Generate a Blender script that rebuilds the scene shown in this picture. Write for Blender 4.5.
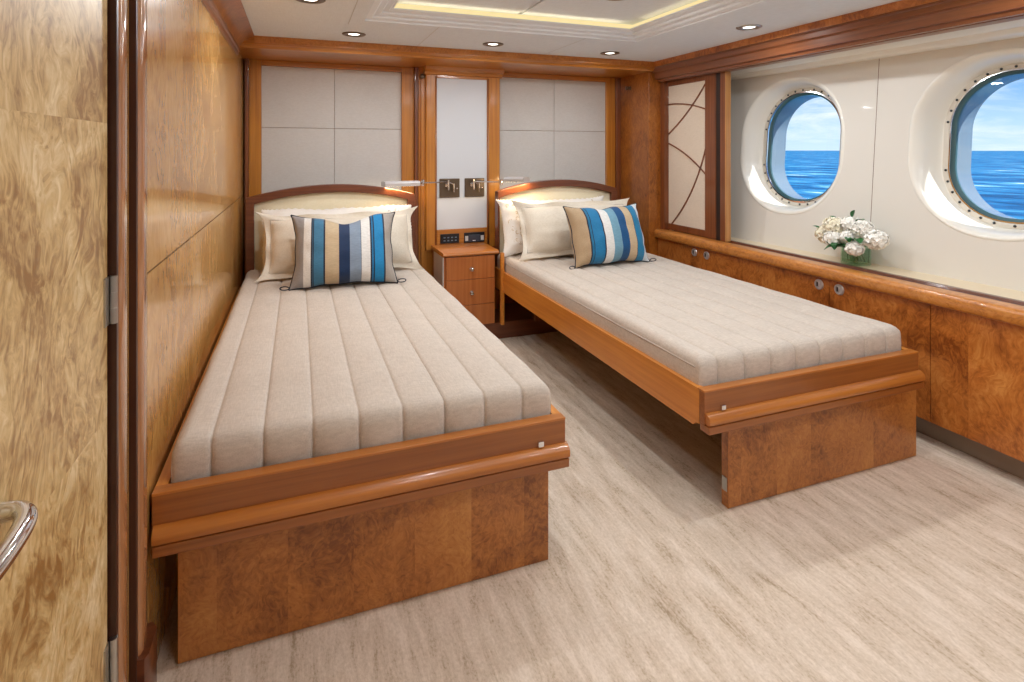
import bpy, bmesh, math, random
from mathutils import Vector, Matrix, noise
PI = math.pi
S = bpy.context.scene
COL = S.collection
for o in list(bpy.data.objects):
    bpy.data.objects.remove(o)

# ------------------------------------------------------------------ camera
cam_data = bpy.data.cameras.new('camera')
cam = bpy.data.objects.new('camera', cam_data)
COL.objects.link(cam)
cam_data.sensor_fit = 'HORIZONTAL'
cam_data.sensor_width = 36.0
cam_data.lens = 36.0 * 564.0 / 1024.0
cam_data.shift_y = -191.0 / 1024.0
cam_data.clip_start = 0.02
cam_data.clip_end = 5000
cam.location = (0, 0, 1.3)
cam.rotation_euler = (PI / 2, 0, -math.atan(214 / 564.0))
S.camera = cam

# ------------------------------------------------------------------ view
S.view_settings.view_transform = 'Standard'
S.view_settings.look = 'None'
S.view_settings.gamma = 1.0
S.view_settings.exposure = 0.0
S.view_settings.use_curve_mapping = False
try:
    S.cycles.max_bounces = 10
    S.cycles.diffuse_bounces = 6
    S.cycles.glossy_bounces = 4
    S.cycles.transparent_max_bounces = 12
    S.cycles.caustics_reflective = False
    S.cycles.caustics_refractive = False
    S.cycles.sample_clamp_indirect = 4.0
except Exception:
    pass

# ------------------------------------------------------------------ sky (world)
W = bpy.data.worlds.new('sky')
S.world = W
W.use_nodes = True
nt = W.node_tree
nt.nodes.clear()


def N(nt, kind, **kw):
    n = nt.nodes.new(kind)
    for k, v in kw.items():
        if k.startswith('i_'):
            n.inputs[k[2:].replace('_', ' ')].default_value = v
        else:
            setattr(n, k, v)
    return n


def ramp(nt, stops, interp='LINEAR'):
    r = nt.nodes.new('ShaderNodeValToRGB')
    r.color_ramp.interpolation = interp
    e = r.color_ramp.elements
    while len(e) > 1:
        e.remove(e[-1])
    e[0].position = stops[0][0]
    e[0].color = stops[0][1]
    for p, c in stops[1:]:
        x = e.new(p)
        x.color = c
    return r


def lin(c):
    c = c / 255.0
    return c / 12.92 if c <= 0.04045 else ((c + 0.055) / 1.055) ** 2.4


def rgb(r, g, b):
    return (lin(r), lin(g), lin(b), 1.0)


tc = N(nt, 'ShaderNodeTexCoord')
sep = N(nt, 'ShaderNodeSeparateXYZ')
nt.links.new(tc.outputs['Generated'], sep.inputs[0])
skyr = ramp(nt, [(0.0, rgb(200, 226, 242)), (0.04, rgb(176, 212, 240)), (0.10, rgb(112, 172, 232)),
                 (0.22, rgb(64, 130, 212)), (0.6, rgb(48, 106, 190))])
nt.links.new(sep.outputs['Z'], skyr.inputs[0])
mp = N(nt, 'ShaderNodeMapping')
mp.inputs['Scale'].default_value = (2.2, 2.2, 13)
nt.links.new(tc.outputs['Generated'], mp.inputs[0])
nz = N(nt, 'ShaderNodeTexNoise', i_Scale=2.0, i_Detail=7.0, i_Roughness=0.6, i_Distortion=0.4)
nt.links.new(mp.outputs[0], nz.inputs['Vector'])
cr = ramp(nt, [(0.46, (0, 0, 0, 1)), (0.66, (0.85, 0.85, 0.85, 1))])
nt.links.new(nz.outputs[0], cr.inputs[0])
mx = N(nt, 'ShaderNodeMixRGB')
mx.inputs[2].default_value = rgb(232, 242, 250)
nt.links.new(cr.outputs[0], mx.inputs[0])
nt.links.new(skyr.outputs[0], mx.inputs[1])
bg = N(nt, 'ShaderNodeBackground')
bg.inputs['Strength'].default_value = 1.25
nt.links.new(mx.outputs[0], bg.inputs[0])
wo = N(nt, 'ShaderNodeOutputWorld')
nt.links.new(bg.outputs[0], wo.inputs[0])


# ------------------------------------------------------------------ sun
def lamp(name, kind, loc, energy, color=(1, 1, 1), direction=None, **kw):
    d = bpy.data.lights.new(name, kind)
    d.energy = energy
    d.color = color
    for k, v in kw.items():
        setattr(d, k, v)
    o = bpy.data.objects.new(name, d)
    o.location = loc
    if direction:
        o.rotation_euler = Vector(direction).to_track_quat('-Z', 'Y').to_euler()
    COL.objects.link(o)
    return o


lamp('sun', 'SUN', (8, -6, 9), 7.0, (1, 0.97, 0.92), (-1.0, 1.35, -1.75), angle=0.012)

# downlights, the first with fixtures below; unseen ones without fixtures added as fill
CEIL = 1.965
DOWN = [(0.30, 3.344, CEIL), (1.144, 3.35, CEIL), (2.0, 3.377, CEIL), (2.28, 2.396, CEIL),
        (0.049, 2.638, CEIL), (1.46, 2.40, 2.052), (0.66, 2.40, 2.052),
        (2.28, 1.20, CEIL), (1.46, 1.20, 2.052), (0.66, 1.20, 2.052),
        (2.28, 0.0, CEIL), (1.46, 0.1, 2.052), (0.66, 0.1, 2.052), (2.0, -0.9, CEIL), (0.9, -0.9, CEIL)]
for i, (x, y, z) in enumerate(DOWN):
    e = 3.4 if y > 3 else 5.2
    lamp('downlight_lamp', 'AREA', (x, y, z - 0.028), e, (0.93, 0.975, 1.0), (0, 0, -1), shape='DISK', size=0.07)
# warm light thrown up by the hidden strip of the ceiling tray
for (x, y, sx, sy) in [(1.135, 2.872, 1.3, 0.02), (1.135, -0.04, 1.3, 0.02), (0.428, 1.4, 0.02, 2.7), (1.842, 1.4, 0.02, 2.7)]:
    lamp('cove_lamp', 'AREA', (x, y, 2.022), 0.25, (1, 0.80, 0.50), (0, 0, 1), shape='RECTANGLE', size=sx, size_y=sy)


# ------------------------------------------------------------------ materials
def base_mat(name):
    m = bpy.data.materials.new(name)
    m.use_nodes = True
    t = m.node_tree
    t.nodes.clear()
    out = N(t, 'ShaderNodeOutputMaterial')
    p = N(t, 'ShaderNodeBsdfPrincipled')
    t.links.new(p.outputs[0], out.inputs[0])
    return m, t, p


def plain(name, c, rough=0.5, metal=0.0, coat=0.0, spec=0.5):
    m, t, p = base_mat(name)
    p.inputs['Base Color'].default_value = c
    p.inputs['Roughness'].default_value = rough
    p.inputs['Metallic'].default_value = metal
    p.inputs['Coat Weight'].default_value = coat
    p.inputs['Specular IOR Level'].default_value = spec
    return m


def mth(t, op, a, b=None, c=None):
    n = t.nodes.new('ShaderNodeMath')
    n.operation = op
    for i, v in enumerate((a, b, c)):
        if v is None:
            continue
        if isinstance(v, (int, float)):
            n.inputs[i].default_value = v
        else:
            t.links.new(v, n.inputs[i])
    return n.outputs[0]


def burl(name, cl, cm, cd, up=2, leaf_axis=None, leaf_w=0.3, leaf_off=0.0, rough=0.22, coat=0.5, scale=1.0, leafvar=0.18, coat_rough=0.06, con=1.0, big=0.55, warp=0.30, an=18.0, eyes=0.10):
    """figured burl veneer: swirling streaks, eyes, and veneer leaves of varied tone"""
    m, t, p = base_mat(name)
    co = N(t, 'ShaderNodeTexCoord').outputs['Object']
    vec = co
    leaf = None
    if leaf_axis is not None:
        s = N(t, 'ShaderNodeSeparateXYZ')
        t.links.new(co, s.inputs[0])
        a = mth(t, 'FLOOR', mth(t, 'DIVIDE', mth(t, 'ADD', s.outputs[leaf_axis], 10.0 + leaf_off), leaf_w))
        wn = N(t, 'ShaderNodeTexWhiteNoise', noise_dimensions='1D')
        t.links.new(a, wn.inputs['W'])
        sc = N(t, 'ShaderNodeVectorMath', operation='SCALE')
        sc.inputs['Scale'].default_value = 3.0
        t.links.new(wn.outputs['Color'], sc.inputs[0])
        ad = N(t, 'ShaderNodeVectorMath', operation='ADD')
        t.links.new(co, ad.inputs[0])
        t.links.new(sc.outputs[0], ad.inputs[1])
        vec = ad.outputs[0]
        leaf = wn.outputs['Value']
    # warp
    n1 = N(t, 'ShaderNodeTexNoise', i_Scale=2.6 * scale, i_Detail=3.0, i_Roughness=0.55)
    t.links.new(vec, n1.inputs['Vector'])
    w = N(t, 'ShaderNodeVectorMath', operation='MULTIPLY_ADD')
    w.inputs[1].default_value = (warp / scale,) * 3
    t.links.new(n1.outputs['Color'], w.inputs[0])
    t.links.new(vec, w.inputs[2])
    mpg = N(t, 'ShaderNodeMapping')
    sc3 = [60 * scale] * 3
    sc3[up] = an * scale
    mpg.inputs['Scale'].default_value = sc3
    t.links.new(w.outputs[0], mpg.inputs[0])
    n2 = N(t, 'ShaderNodeTexNoise', i_Scale=1.0, i_Detail=5.0, i_Roughness=0.62, i_Distortion=0.7)
    t.links.new(mpg.outputs[0], n2.inputs['Vector'])
    n3 = N(t, 'ShaderNodeTexNoise', i_Scale=3.2 * scale, i_Detail=4.0, i_Roughness=0.6, i_Distortion=1.2)
    t.links.new(vec, n3.inputs['Vector'])
    vo = N(t, 'ShaderNodeTexVoronoi', i_Scale=34.0 * scale)
    t.links.new(w.outputs[0], vo.inputs['Vector'])
    eye = mth(t, 'MULTIPLY', mth(t, 'LESS_THAN', vo.outputs['Distance'], 0.16), mth(t, 'GREATER_THAN', n3.outputs[0], 0.56))
    v = mth(t, 'ADD', mth(t, 'MULTIPLY', n2.outputs[0], 0.75), mth(t, 'MULTIPLY', n3.outputs[0], big))
    v = mth(t, 'SUBTRACT', v, (0.75 + big) * 0.5 - 0.5)
    v = mth(t, 'ADD', mth(t, 'MULTIPLY', mth(t, 'SUBTRACT', v, 0.5), con), 0.5)
    if leaf is not None:
        v = mth(t, 'ADD', v, mth(t, 'MULTIPLY', mth(t, 'SUBTRACT', leaf, 0.5), leafvar))
    v = mth(t, 'SUBTRACT', v, mth(t, 'MULTIPLY', eye, eyes))
    r = ramp(t, [(0.28, cd), (0.52, cm), (0.80, cl)])
    t.links.new(v, r.inputs[0])
    t.links.new(r.outputs[0], p.inputs['Base Color'])
    p.inputs['Roughness'].default_value = rough
    p.inputs['Coat Weight'].default_value = coat
    p.inputs['Coat Roughness'].default_value = coat_rough
    return m


def grain(name, cl, cd, along=0, rough=0.3, coat=0.35, scale=1.0):
    """straight-grained timber"""
    m, t, p = base_mat(name)
    co = N(t, 'ShaderNodeTexCoord').outputs['Object']
    mpg = N(t, 'ShaderNodeMapping')
    sc3 = [70 * scale] * 3
    sc3[along] = 1.6 * scale
    mpg.inputs['Scale'].default_value = sc3
    t.links.new(co, mpg.inputs[0])
    n2 = N(t, 'ShaderNodeTexNoise', i_Scale=1.0, i_Detail=4.0, i_Roughness=0.6, i_Distortion=0.3)
    t.links.new(mpg.outputs[0], n2.inputs['Vector'])
    n3 = N(t, 'ShaderNodeTexNoise', i_Scale=3.0, i_Detail=2.0)
    t.links.new(co, n3.inputs['Vector'])
    v = mth(t, 'ADD', mth(t, 'MULTIPLY', n2.outputs[0], 0.7), mth(t, 'MULTIPLY', n3.outputs[0], 0.3))
    r = ramp(t, [(0.32, cd), (0.68, cl)])
    t.links.new(v, r.inputs[0])
    t.links.new(r.outputs[0], p.inputs['Base Color'])
    p.inputs['Roughness'].default_value = rough
    p.inputs['Coat Weight'].default_value = coat
    p.inputs['Coat Roughness'].default_value = 0.1
    return m


def cloth(name, c1, c2, rough=0.9, bump=0.25, scale=420.0, blotch=0.4, sheen=0.1):
    m, t, p = base_mat(name)
    co = N(t, 'ShaderNodeTexCoord').outputs['Object']
    ma = N(t, 'ShaderNodeMapping')
    ma.inputs['Scale'].default_value = (1, 0.12, 1)
    mb = N(t, 'ShaderNodeMapping')
    mb.inputs['Scale'].default_value = (0.12, 1, 0.35)
    t.links.new(co, ma.inputs[0])
    t.links.new(co, mb.inputs[0])
    na = N(t, 'ShaderNodeTexNoise', i_Scale=scale, i_Detail=2.0)
    nb = N(t, 'ShaderNodeTexNoise', i_Scale=scale, i_Detail=2.0)
    t.links.new(ma.outputs[0], na.inputs['Vector'])
    t.links.new(mb.outputs[0], nb.inputs['Vector'])
    nc = N(t, 'ShaderNodeTexNoise', i_Scale=7.0, i_Detail=4.0)
    t.links.new(co, nc.inputs['Vector'])
    v = mth(t, 'ADD', mth(t, 'MULTIPLY', na.outputs[0], 0.5), mth(t, 'MULTIPLY', nb.outputs[0], 0.5))
    v2 = mth(t, 'ADD', mth(t, 'MULTIPLY', v, 1.0 - blotch), mth(t, 'MULTIPLY', nc.outputs[0], blotch))
    r = ramp(t, [(0.36, c2), (0.64, c1)])
    t.links.new(v2, r.inputs[0])
    t.links.new(r.outputs[0], p.inputs['Base Color'])
    b = N(t, 'ShaderNodeBump', i_Strength=bump, i_Distance=0.001)
    t.links.new(v, b.inputs['Height'])
    t.links.new(b.outputs[0], p.inputs['Normal'])
    p.inputs['Roughness'].default_value = rough
    p.inputs['Sheen Weight'].default_value = sheen
    p.inputs['Specular IOR Level'].default_value = 0.2
    return m


def stripes(name, stops, half):
    """woven stripes across the local X of a cushion half*2 wide"""
    m, t, p = base_mat(name)
    co = N(t, 'ShaderNodeTexCoord').outputs['Object']
    s = N(t, 'ShaderNodeSeparateXYZ')
    t.links.new(co, s.inputs[0])
    v = mth(t, 'ADD', mth(t, 'DIVIDE', s.outputs[0], 2 * half), 0.5)
    r = ramp(t, stops, 'CONSTANT')
    t.links.new(v, r.inputs[0])
    nn = N(t, 'ShaderNodeTexNoise', i_Scale=300.0, i_Detail=2.0)
    mpn = N(t, 'ShaderNodeMapping')
    mpn.inputs['Scale'].default_value = (0.15, 1, 1)
    t.links.new(co, mpn.inputs[0])
    t.links.new(mpn.outputs[0], nn.inputs['Vector'])
    mixc = N(t, 'ShaderNodeMixRGB', blend_type='MULTIPLY')
    mixc.inputs[0].default_value = 0.35
    t.links.new(r.outputs[0], mixc.inputs[1])
    t.links.new(ramp_of(t, nn.outputs[0]), mixc.inputs[2])
    t.links.new(mixc.outputs[0], p.inputs['Base Color'])
    p.inputs['Roughness'].default_value = 0.6
    p.inputs['Sheen Weight'].default_value = 0.15
    p.inputs['Specular IOR Level'].default_value = 0.3
    b = N(t, 'ShaderNodeBump', i_Strength=0.15, i_Distance=0.001)
    t.links.new(nn.outputs[0], b.inputs['Height'])
    t.links.new(b.outputs[0], p.inputs['Normal'])
    return m


def ramp_of(t, sock):
    r = ramp(t, [(0.3, (0.6, 0.6, 0.6, 1)), (0.7, (1.2, 1.2, 1.2, 1))])
    t.links.new(sock, r.inputs[0])
    return r.outputs[0]


def emit(name, c, s):
    m = bpy.data.materials.new(name)
    m.use_nodes = True
    t = m.node_tree
    t.nodes.clear()
    o = N(t, 'ShaderNodeOutputMaterial')
    e = N(t, 'ShaderNodeEmission')
    e.inputs[0].default_value = c
    e.inputs[1].default_value = s
    t.links.new(e.outputs[0], o.inputs[0])
    return m


def clear_glass(name, tint=(1, 1, 1, 1), refl=0.06, rough=0.0):
    m = bpy.data.materials.new(name)
    m.use_nodes = True
    t = m.node_tree
    t.nodes.clear()
    o = N(t, 'ShaderNodeOutputMaterial')
    tr = N(t, 'ShaderNodeBsdfTransparent')
    tr.inputs[0].default_value = tint
    gl = N(t, 'ShaderNodeBsdfGlossy')
    gl.inputs['Roughness'].default_value = rough
    lw = N(t, 'ShaderNodeLayerWeight')
    lw.inputs['Blend'].default_value = 0.25
    fac = mth(t, 'ADD', mth(t, 'MULTIPLY', mth(t, 'POWER', lw.outputs['Facing'], 4.0), 0.5), refl * 0.6)
    mxx = N(t, 'ShaderNodeMixShader')
    t.links.new(fac, mxx.inputs[0])
    t.links.new(tr.outputs[0], mxx.inputs[1])
    t.links.new(gl.outputs[0], mxx.inputs[2])
    t.links.new(mxx.outputs[0], o.inputs[0])
    return m


M = {}
M['door'] = burl('golden burl door', rgb(236, 212, 170), rgb(206, 172, 116), rgb(150, 108, 58), up=2, leaf_axis=2, leaf_w=0.55, leaf_off=.2, rough=0.38, coat=0.15, leafvar=0.06, con=1.15, big=0.95, warp=0.36, coat_rough=0.3, an=24)
M['wall_l'] = burl('golden burl wall', rgb(228, 186, 126), rgb(204, 152, 84), rgb(160, 104, 46), up=2, leaf_axis=1, leaf_w=0.42, rough=0.25, coat=0.5, leafvar=0.12, coat_rough=0.08, con=0.75, big=0.9, warp=0.3, an=5, eyes=0.0)
M['burl_red'] = burl('reddish burl cabinet', rgb(216, 148, 76), rgb(190, 114, 50), rgb(132, 70, 28), up=2, leaf_axis=1, leaf_w=0.253, leaf_off=0.122, rough=0.28, coat=0.35, leafvar=0.10, con=1.0, warp=0.4, big=0.9, an=26)
M['burl_bed'] = burl('warm burl bed panel', rgb(202, 140, 72), rgb(178, 112, 52), rgb(126, 72, 32), up=2, leaf_axis=0, leaf_w=0.171, leaf_off=0.285, rough=0.32, coat=0.25, scale=1.25, leafvar=0.16, con=0.95, an=50, big=0.8)
M['burl_col'] = burl('amber burl panel', rgb(190, 122, 52), rgb(158, 92, 34), rgb(110, 58, 20), up=2, rough=0.28, coat=0.3, scale=1.2)
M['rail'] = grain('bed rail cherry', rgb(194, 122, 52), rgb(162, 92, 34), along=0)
M['rail_y'] = grain('bed side rail cherry', rgb(222, 148, 62), rgb(194, 116, 42), along=1)
M['frame_v'] = grain('amber frame vertical', rgb(208, 140, 54), rgb(166, 98, 34), along=2)
M['frame_h'] = grain('amber frame level', rgb(202, 134, 54), rgb(158, 92, 32), along=0)
M['crown'] = grain('mahogany crown', rgb(142, 84, 48), rgb(106, 58, 32), along=1)
M['mahog_v'] = grain('mahogany upright', rgb(140, 80, 44), rgb(100, 52, 28), along=2)
M['mahog_x'] = grain('mahogany level', rgb(120, 66, 38), rgb(86, 42, 24), along=0)
M['nose'] = burl('maple nosing', rgb(216, 152, 82), rgb(194, 124, 56), rgb(150, 88, 38), up=1, rough=0.28, coat=0.35, scale=1.2, an=30)
M['jamb'] = grain('light jamb', rgb(206, 150, 90), rgb(170, 114, 60), along=2)
M['stand'] = grain('nightstand veneer', rgb(190, 116, 60), rgb(162, 90, 42), along=2)
M['trim_lt'] = grain('polished casing', rgb(178, 124, 82), rgb(142, 90, 54), along=2, rough=0.15, coat=0.8)
M['ply'] = plain('grey bed base', rgb(128, 124, 118), 0.7)
M['rail_f'] = grain('dark cherry foot rail', rgb(160, 96, 42), rgb(126, 68, 28), along=0)  # rail cherry darkened, shade of the upright faces put into the colour
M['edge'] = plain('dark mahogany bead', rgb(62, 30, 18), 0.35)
M['darkgap'] = plain('dark joint', rgb(40, 20, 10), 0.6)
M['fabric_p'] = cloth('wall linen', rgb(216, 214, 211), rgb(206, 203, 199), scale=420, blotch=0.2, bump=0.1)
M['shoji_p'] = cloth('screen paper', rgb(224, 208, 190), rgb(214, 197, 178), scale=300, blotch=0.15, bump=0.2)
M['liner'] = plain('cream hull lining', rgb(226, 222, 214), 0.4, coat=0.15)
M['cove'] = plain('white gelcoat', rgb(240, 238, 230), 0.25, coat=0.4)
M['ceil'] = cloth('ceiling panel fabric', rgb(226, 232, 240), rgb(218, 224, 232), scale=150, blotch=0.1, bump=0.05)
M['white'] = plain('white paint', rgb(232, 236, 242), 0.45)
M['sill'] = plain('cream sill', rgb(226, 208, 176), 0.3, coat=0.3)
M['chrome'] = plain('chrome', rgb(225, 225, 228), 0.08, 1.0)
M['satin'] = plain('satin nickel', rgb(232, 232, 234), 0.3, 0.75)
M['steel'] = plain('brushed steel', rgb(190, 188, 184), 0.28, 1.0)
M['bronze'] = plain('bronze plate', rgb(112, 96, 80), 0.3, 0.8)
M['black'] = plain('black plastic', rgb(22, 24, 30), 0.3)
M['leather'] = cloth('cream leather', rgb(236, 226, 200), rgb(226, 214, 184), scale=90, blotch=0.4, bump=0.1, rough=0.55)
M['quilt'] = cloth('oatmeal quilt linen', rgb(208, 196, 184), rgb(186, 173, 161), scale=300, blotch=0.2, bump=0.6)
M['quilt_side'] = cloth('oatmeal side linen', rgb(196, 185, 175), rgb(176, 164, 153), scale=300, blotch=0.3, bump=0.6)
M['linen'] = cloth('beige linen sham', rgb(230, 221, 206), rgb(210, 198, 180), scale=320, blotch=0.4, bump=0.5)
M['cotton'] = cloth('white cotton pillowcase', rgb(242, 238, 232), rgb(230, 224, 216), scale=200, blotch=0.4, bump=0.2)
M['cord'] = plain('navy piping', rgb(24, 30, 44), 0.7)
M['glass'] = clear_glass('porthole glass')
M['vase'] = clear_glass('vase glass', (0.84, 0.93, 0.87, 1))
M['led'] = emit('warm cove strip', (1.0, 0.80, 0.40, 1), 1.0)  # riser lit by the hidden strip, its glow put in as emission
M['lens'] = emit('downlight lens', (1.0, 0.95, 0.86, 1), 6.0)
M['lamp_led'] = emit('reading lamp lens', (1.0, 0.8, 0.5, 1), 6.0)
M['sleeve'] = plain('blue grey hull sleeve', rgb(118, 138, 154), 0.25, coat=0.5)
M['ringcream'] = plain('cream clamp ring', rgb(214, 208, 196), 0.3, coat=0.3)
M['gasket'] = plain('teal grey gasket', rgb(58, 96, 104), 0.4)
M['petal'] = plain('white petal', rgb(252, 250, 244), 0.6, spec=0.2)
M['petal_c'] = plain('cream petal', rgb(248, 242, 222), 0.6, spec=0.2)
M['leaf'] = plain('green leaf', rgb(46, 104, 54), 0.45)
M['stem'] = plain('green stem', rgb(120, 160, 100), 0.5)
M['pale'] = plain('pale plastic', rgb(205, 205, 205), 0.4)

# carpet with lengthwise streaks
m, t, p = base_mat('streaked carpet')
co = N(t, 'ShaderNodeTexCoord').outputs['Object']
ma = N(t, 'ShaderNodeMapping'); ma.inputs['Scale'].default_value = (22, 3.4, 1)
t.links.new(co, ma.inputs[0])
na = N(t, 'ShaderNodeTexNoise', i_Scale=1.0, i_Detail=10.0, i_Roughness=0.78, i_Distortion=0.3)
t.links.new(ma.outputs[0], na.inputs['Vector'])
mb = N(t, 'ShaderNodeMapping'); mb.inputs['Scale'].default_value = (150, 90, 1)
t.links.new(co, mb.inputs[0])
nb = N(t, 'ShaderNodeTexNoise', i_Scale=1.0, i_Detail=3.0, i_Roughness=0.7)
t.links.new(mb.outputs[0], nb.inputs['Vector'])
v = mth(t, 'ADD', mth(t, 'MULTIPLY', na.outputs[0], 0.72), mth(t, 'MULTIPLY', nb.outputs[0], 0.28))
r = ramp(t, [(0.37, rgb(164, 143, 118)), (0.455, rgb(202, 183, 163)), (0.60, rgb(226, 210, 194))])
t.links.new(v, r.inputs[0])
t.links.new(r.outputs[0], p.inputs['Base Color'])
b = N(t, 'ShaderNodeBump', i_Strength=0.5, i_Distance=0.002)
t.links.new(nb.outputs[0], b.inputs['Height']); t.links.new(b.outputs[0], p.inputs['Normal'])
p.inputs['Roughness'].default_value = 0.95
p.inputs['Specular IOR Level'].default_value = 0.15
M['carpet'] = m

# sea water
m, t, p = base_mat('sea water')
co = N(t, 'ShaderNodeTexCoord').outputs['Object']
ma = N(t, 'ShaderNodeMapping'); ma.inputs['Scale'].default_value = (0.30, 0.12, 1); ma.inputs['Rotation'].default_value = (0, 0, 0.5)
t.links.new(co, ma.inputs[0])
na = N(t, 'ShaderNodeTexNoise', i_Scale=1.0, i_Detail=8.0, i_Roughness=0.62, i_Distortion=0.5)
t.links.new(ma.outputs[0], na.inputs['Vector'])
r = ramp(t, [(0.36, rgb(8, 74, 118)), (0.48, rgb(22, 106, 158)), (0.57, rgb(56, 140, 184)), (0.66, rgb(120, 186, 214)), (0.70, rgb(240, 248, 250))])
t.links.new(na.outputs[0], r.inputs[0])
t.links.new(r.outputs[0], p.inputs['Base Color'])
b = N(t, 'ShaderNodeBump', i_Strength=0.8, i_Distance=0.5)
t.links.new(na.outputs[0], b.inputs['Height']); t.links.new(b.outputs[0], p.inputs['Normal'])
p.inputs['Roughness'].default_value = 0.6
p.inputs['Specular IOR Level'].default_value = 0.12
M['sea'] = m


# ------------------------------------------------------------------ mesh helpers
def bm_box(bm, x0, x1, y0, y1, z0, z1, bev=0.0, seg=2):
    vs = [bm.verts.new((x, y, z)) for x in (x0, x1) for y in (y0, y1) for z in (z0, z1)]
    F = [(0, 1, 3, 2), (4, 6, 7, 5), (0, 4, 5, 1), (2, 3, 7, 6), (0, 2, 6, 4), (1, 5, 7, 3)]
    fs = [bm.faces.new([vs[i] for i in f]) for f in F]
    if bev > 0:
        es = list({e for f in fs for e in f.edges})
        bmesh.ops.bevel(bm, geom=es, offset=bev, segments=seg, affect='EDGES', profile=0.5)


def bm_prism(bm, prof, axis, a, b):
    """closed profile of 2-D points swept along an axis from a to b; profile axes are the other two in order"""
    def pt(q, s):
        c = [0, 0, 0]
        o = [i for i in range(3) if i != axis]
        c[o[0]], c[o[1]], c[axis] = q[0], q[1], s
        return c
    A = [bm.verts.new(pt(q, a)) for q in prof]
    B = [bm.verts.new(pt(q, b)) for q in prof]
    n = len(prof)
    for i in range(n):
        bm.faces.new((A[i], A[(i + 1) % n], B[(i + 1) % n], B[i]))
    bm.faces.new(A)
    bm.faces.new(B)


def bm_tube(bm, pts, r, seg=10, caps=True):
    pts = [Vector(q) for q in pts]
    rings = []
    up = None
    for i, q in enumerate(pts):
        d = (pts[min(i + 1, len(pts) - 1)] - pts[max(i - 1, 0)]).normalized()
        if up is None:
            up = Vector((0, 0, 1)) if abs(d.z) < 0.9 else Vector((1, 0, 0))
        s = d.cross(up).normalized()
        up = s.cross(d).normalized()
        rr = r[i] if isinstance(r, (list, tuple)) else r
        rings.append([bm.verts.new(q + (s * math.cos(2 * PI * k / seg) + up * math.sin(2 * PI * k / seg)) * rr) for k in range(seg)])
    for a, b in zip(rings, rings[1:]):
        for k in range(seg):
            bm.faces.new((a[k], a[(k + 1) % seg], b[(k + 1) % seg], b[k]))
    if caps:
        bm.faces.new(rings[0])
        bm.faces.new(rings[-1])


def bm_lathe(bm, prof, centre, axis=(0, 0, 1), seg=24):
    """profile of (radius, height) turned about an axis through centre"""
    c = Vector(centre)
    q = Vector(axis).normalized().to_track_quat('Z', 'Y')
    rings = []
    for (r, h) in prof:
        if r < 1e-6:
            rings.append([bm.verts.new(c + q @ Vector((0, 0, h)))])
        else:
            rings.append([bm.verts.new(c + q @ Vector((r * math.cos(2 * PI * k / seg), r * math.sin(2 * PI * k / seg), h))) for k in range(seg)])
    for a, b in zip(rings, rings[1:]):
        for k in range(seg):
            k2 = (k + 1) % seg
            if len(a) == 1 and len(b) == 1:
                continue
            if len(a) == 1:
                bm.faces.new((a[0], b[k2], b[k]))
            elif len(b) == 1:
                bm.faces.new((a[k], a[k2], b[0]))
            else:
                bm.faces.new((a[k], a[k2], b[k2], b[k]))


def obj(name, bm, mat, parent=None, smooth=False):
    bmesh.ops.recalc_face_normals(bm, faces=bm.faces)
    me = bpy.data.meshes.new(name)
    bm.to_mesh(me)
    bm.free()
    if smooth:
        for f in me.polygons:
            f.use_smooth = True
    me.materials.append(mat)
    o = bpy.data.objects.new(name, me)
    COL.objects.link(o)
    if parent is not None:
        o.parent = parent
        q = parent
        off = Vector((0, 0, 0))
        while q is not None:
            off += q.location
            q = q.parent
        o.location = -off
    return o


def smooth_angle(o, deg=35):
    for f in o.data.polygons:
        f.use_smooth = True
    try:
        o.data.set_sharp_from_angle(angle=math.radians(deg))
    except Exception:
        pass
    return o


def box(name, mat, x0, x1, y0, y1, z0, z1, bev=0.0, parent=None):
    bm = bmesh.new()
    bm_box(bm, x0, x1, y0, y1, z0, z1, bev)
    return obj(name, bm, mat, parent)


def boxes(name, mat, L, parent=None, bev=0.0):
    bm = bmesh.new()
    for b in L:
        bm_box(bm, *b, bev)
    return obj(name, bm, mat, parent)


def thing(name, label, cat, loc, group=None):
    o = bpy.data.objects.new(name, None)
    o.empty_display_size = 0.05
    COL.objects.link(o)
    o.location = loc
    o['label'] = label
    o['category'] = cat
    if group:
        o['group'] = group
    return o


def tag(o, label, cat, group=None, kind=None):
    o['label'] = label
    o['category'] = cat
    if group:
        o['group'] = group
    if kind:
        o['kind'] = kind
    return o


def struct(o, label=None, cat=None):
    o['kind'] = 'structure'
    if label:
        o['label'] = label
        o['category'] = cat
    return o


def struct_empty(name, loc, label, cat):
    o = bpy.data.objects.new(name, None)
    COL.objects.link(o)
    o.location = loc
    return struct(o, label, cat)


# ------------------------------------------------------------------ THE SETTING
XL, YB = -0.335, 4.15
XC = 2.60     # cabinet front plane
struct(box('floor', M['carpet'], -0.5, 3.4, -1.7, 4.3, -0.06, 0), 'beige carpet with soft brown streaks running towards the beds', 'floor')
sea = bmesh.new()
vs = [sea.verts.new(c) for c in ((4.5, -1500, -2.4), (3000, -1500, -2.4), (3000, 3000, -2.4), (4.5, 3000, -2.4))]
sea.faces.new(vs)
struct(obj('sea', sea, M['sea']), 'blue sea with small white crests beyond the portholes', 'sea')

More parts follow.
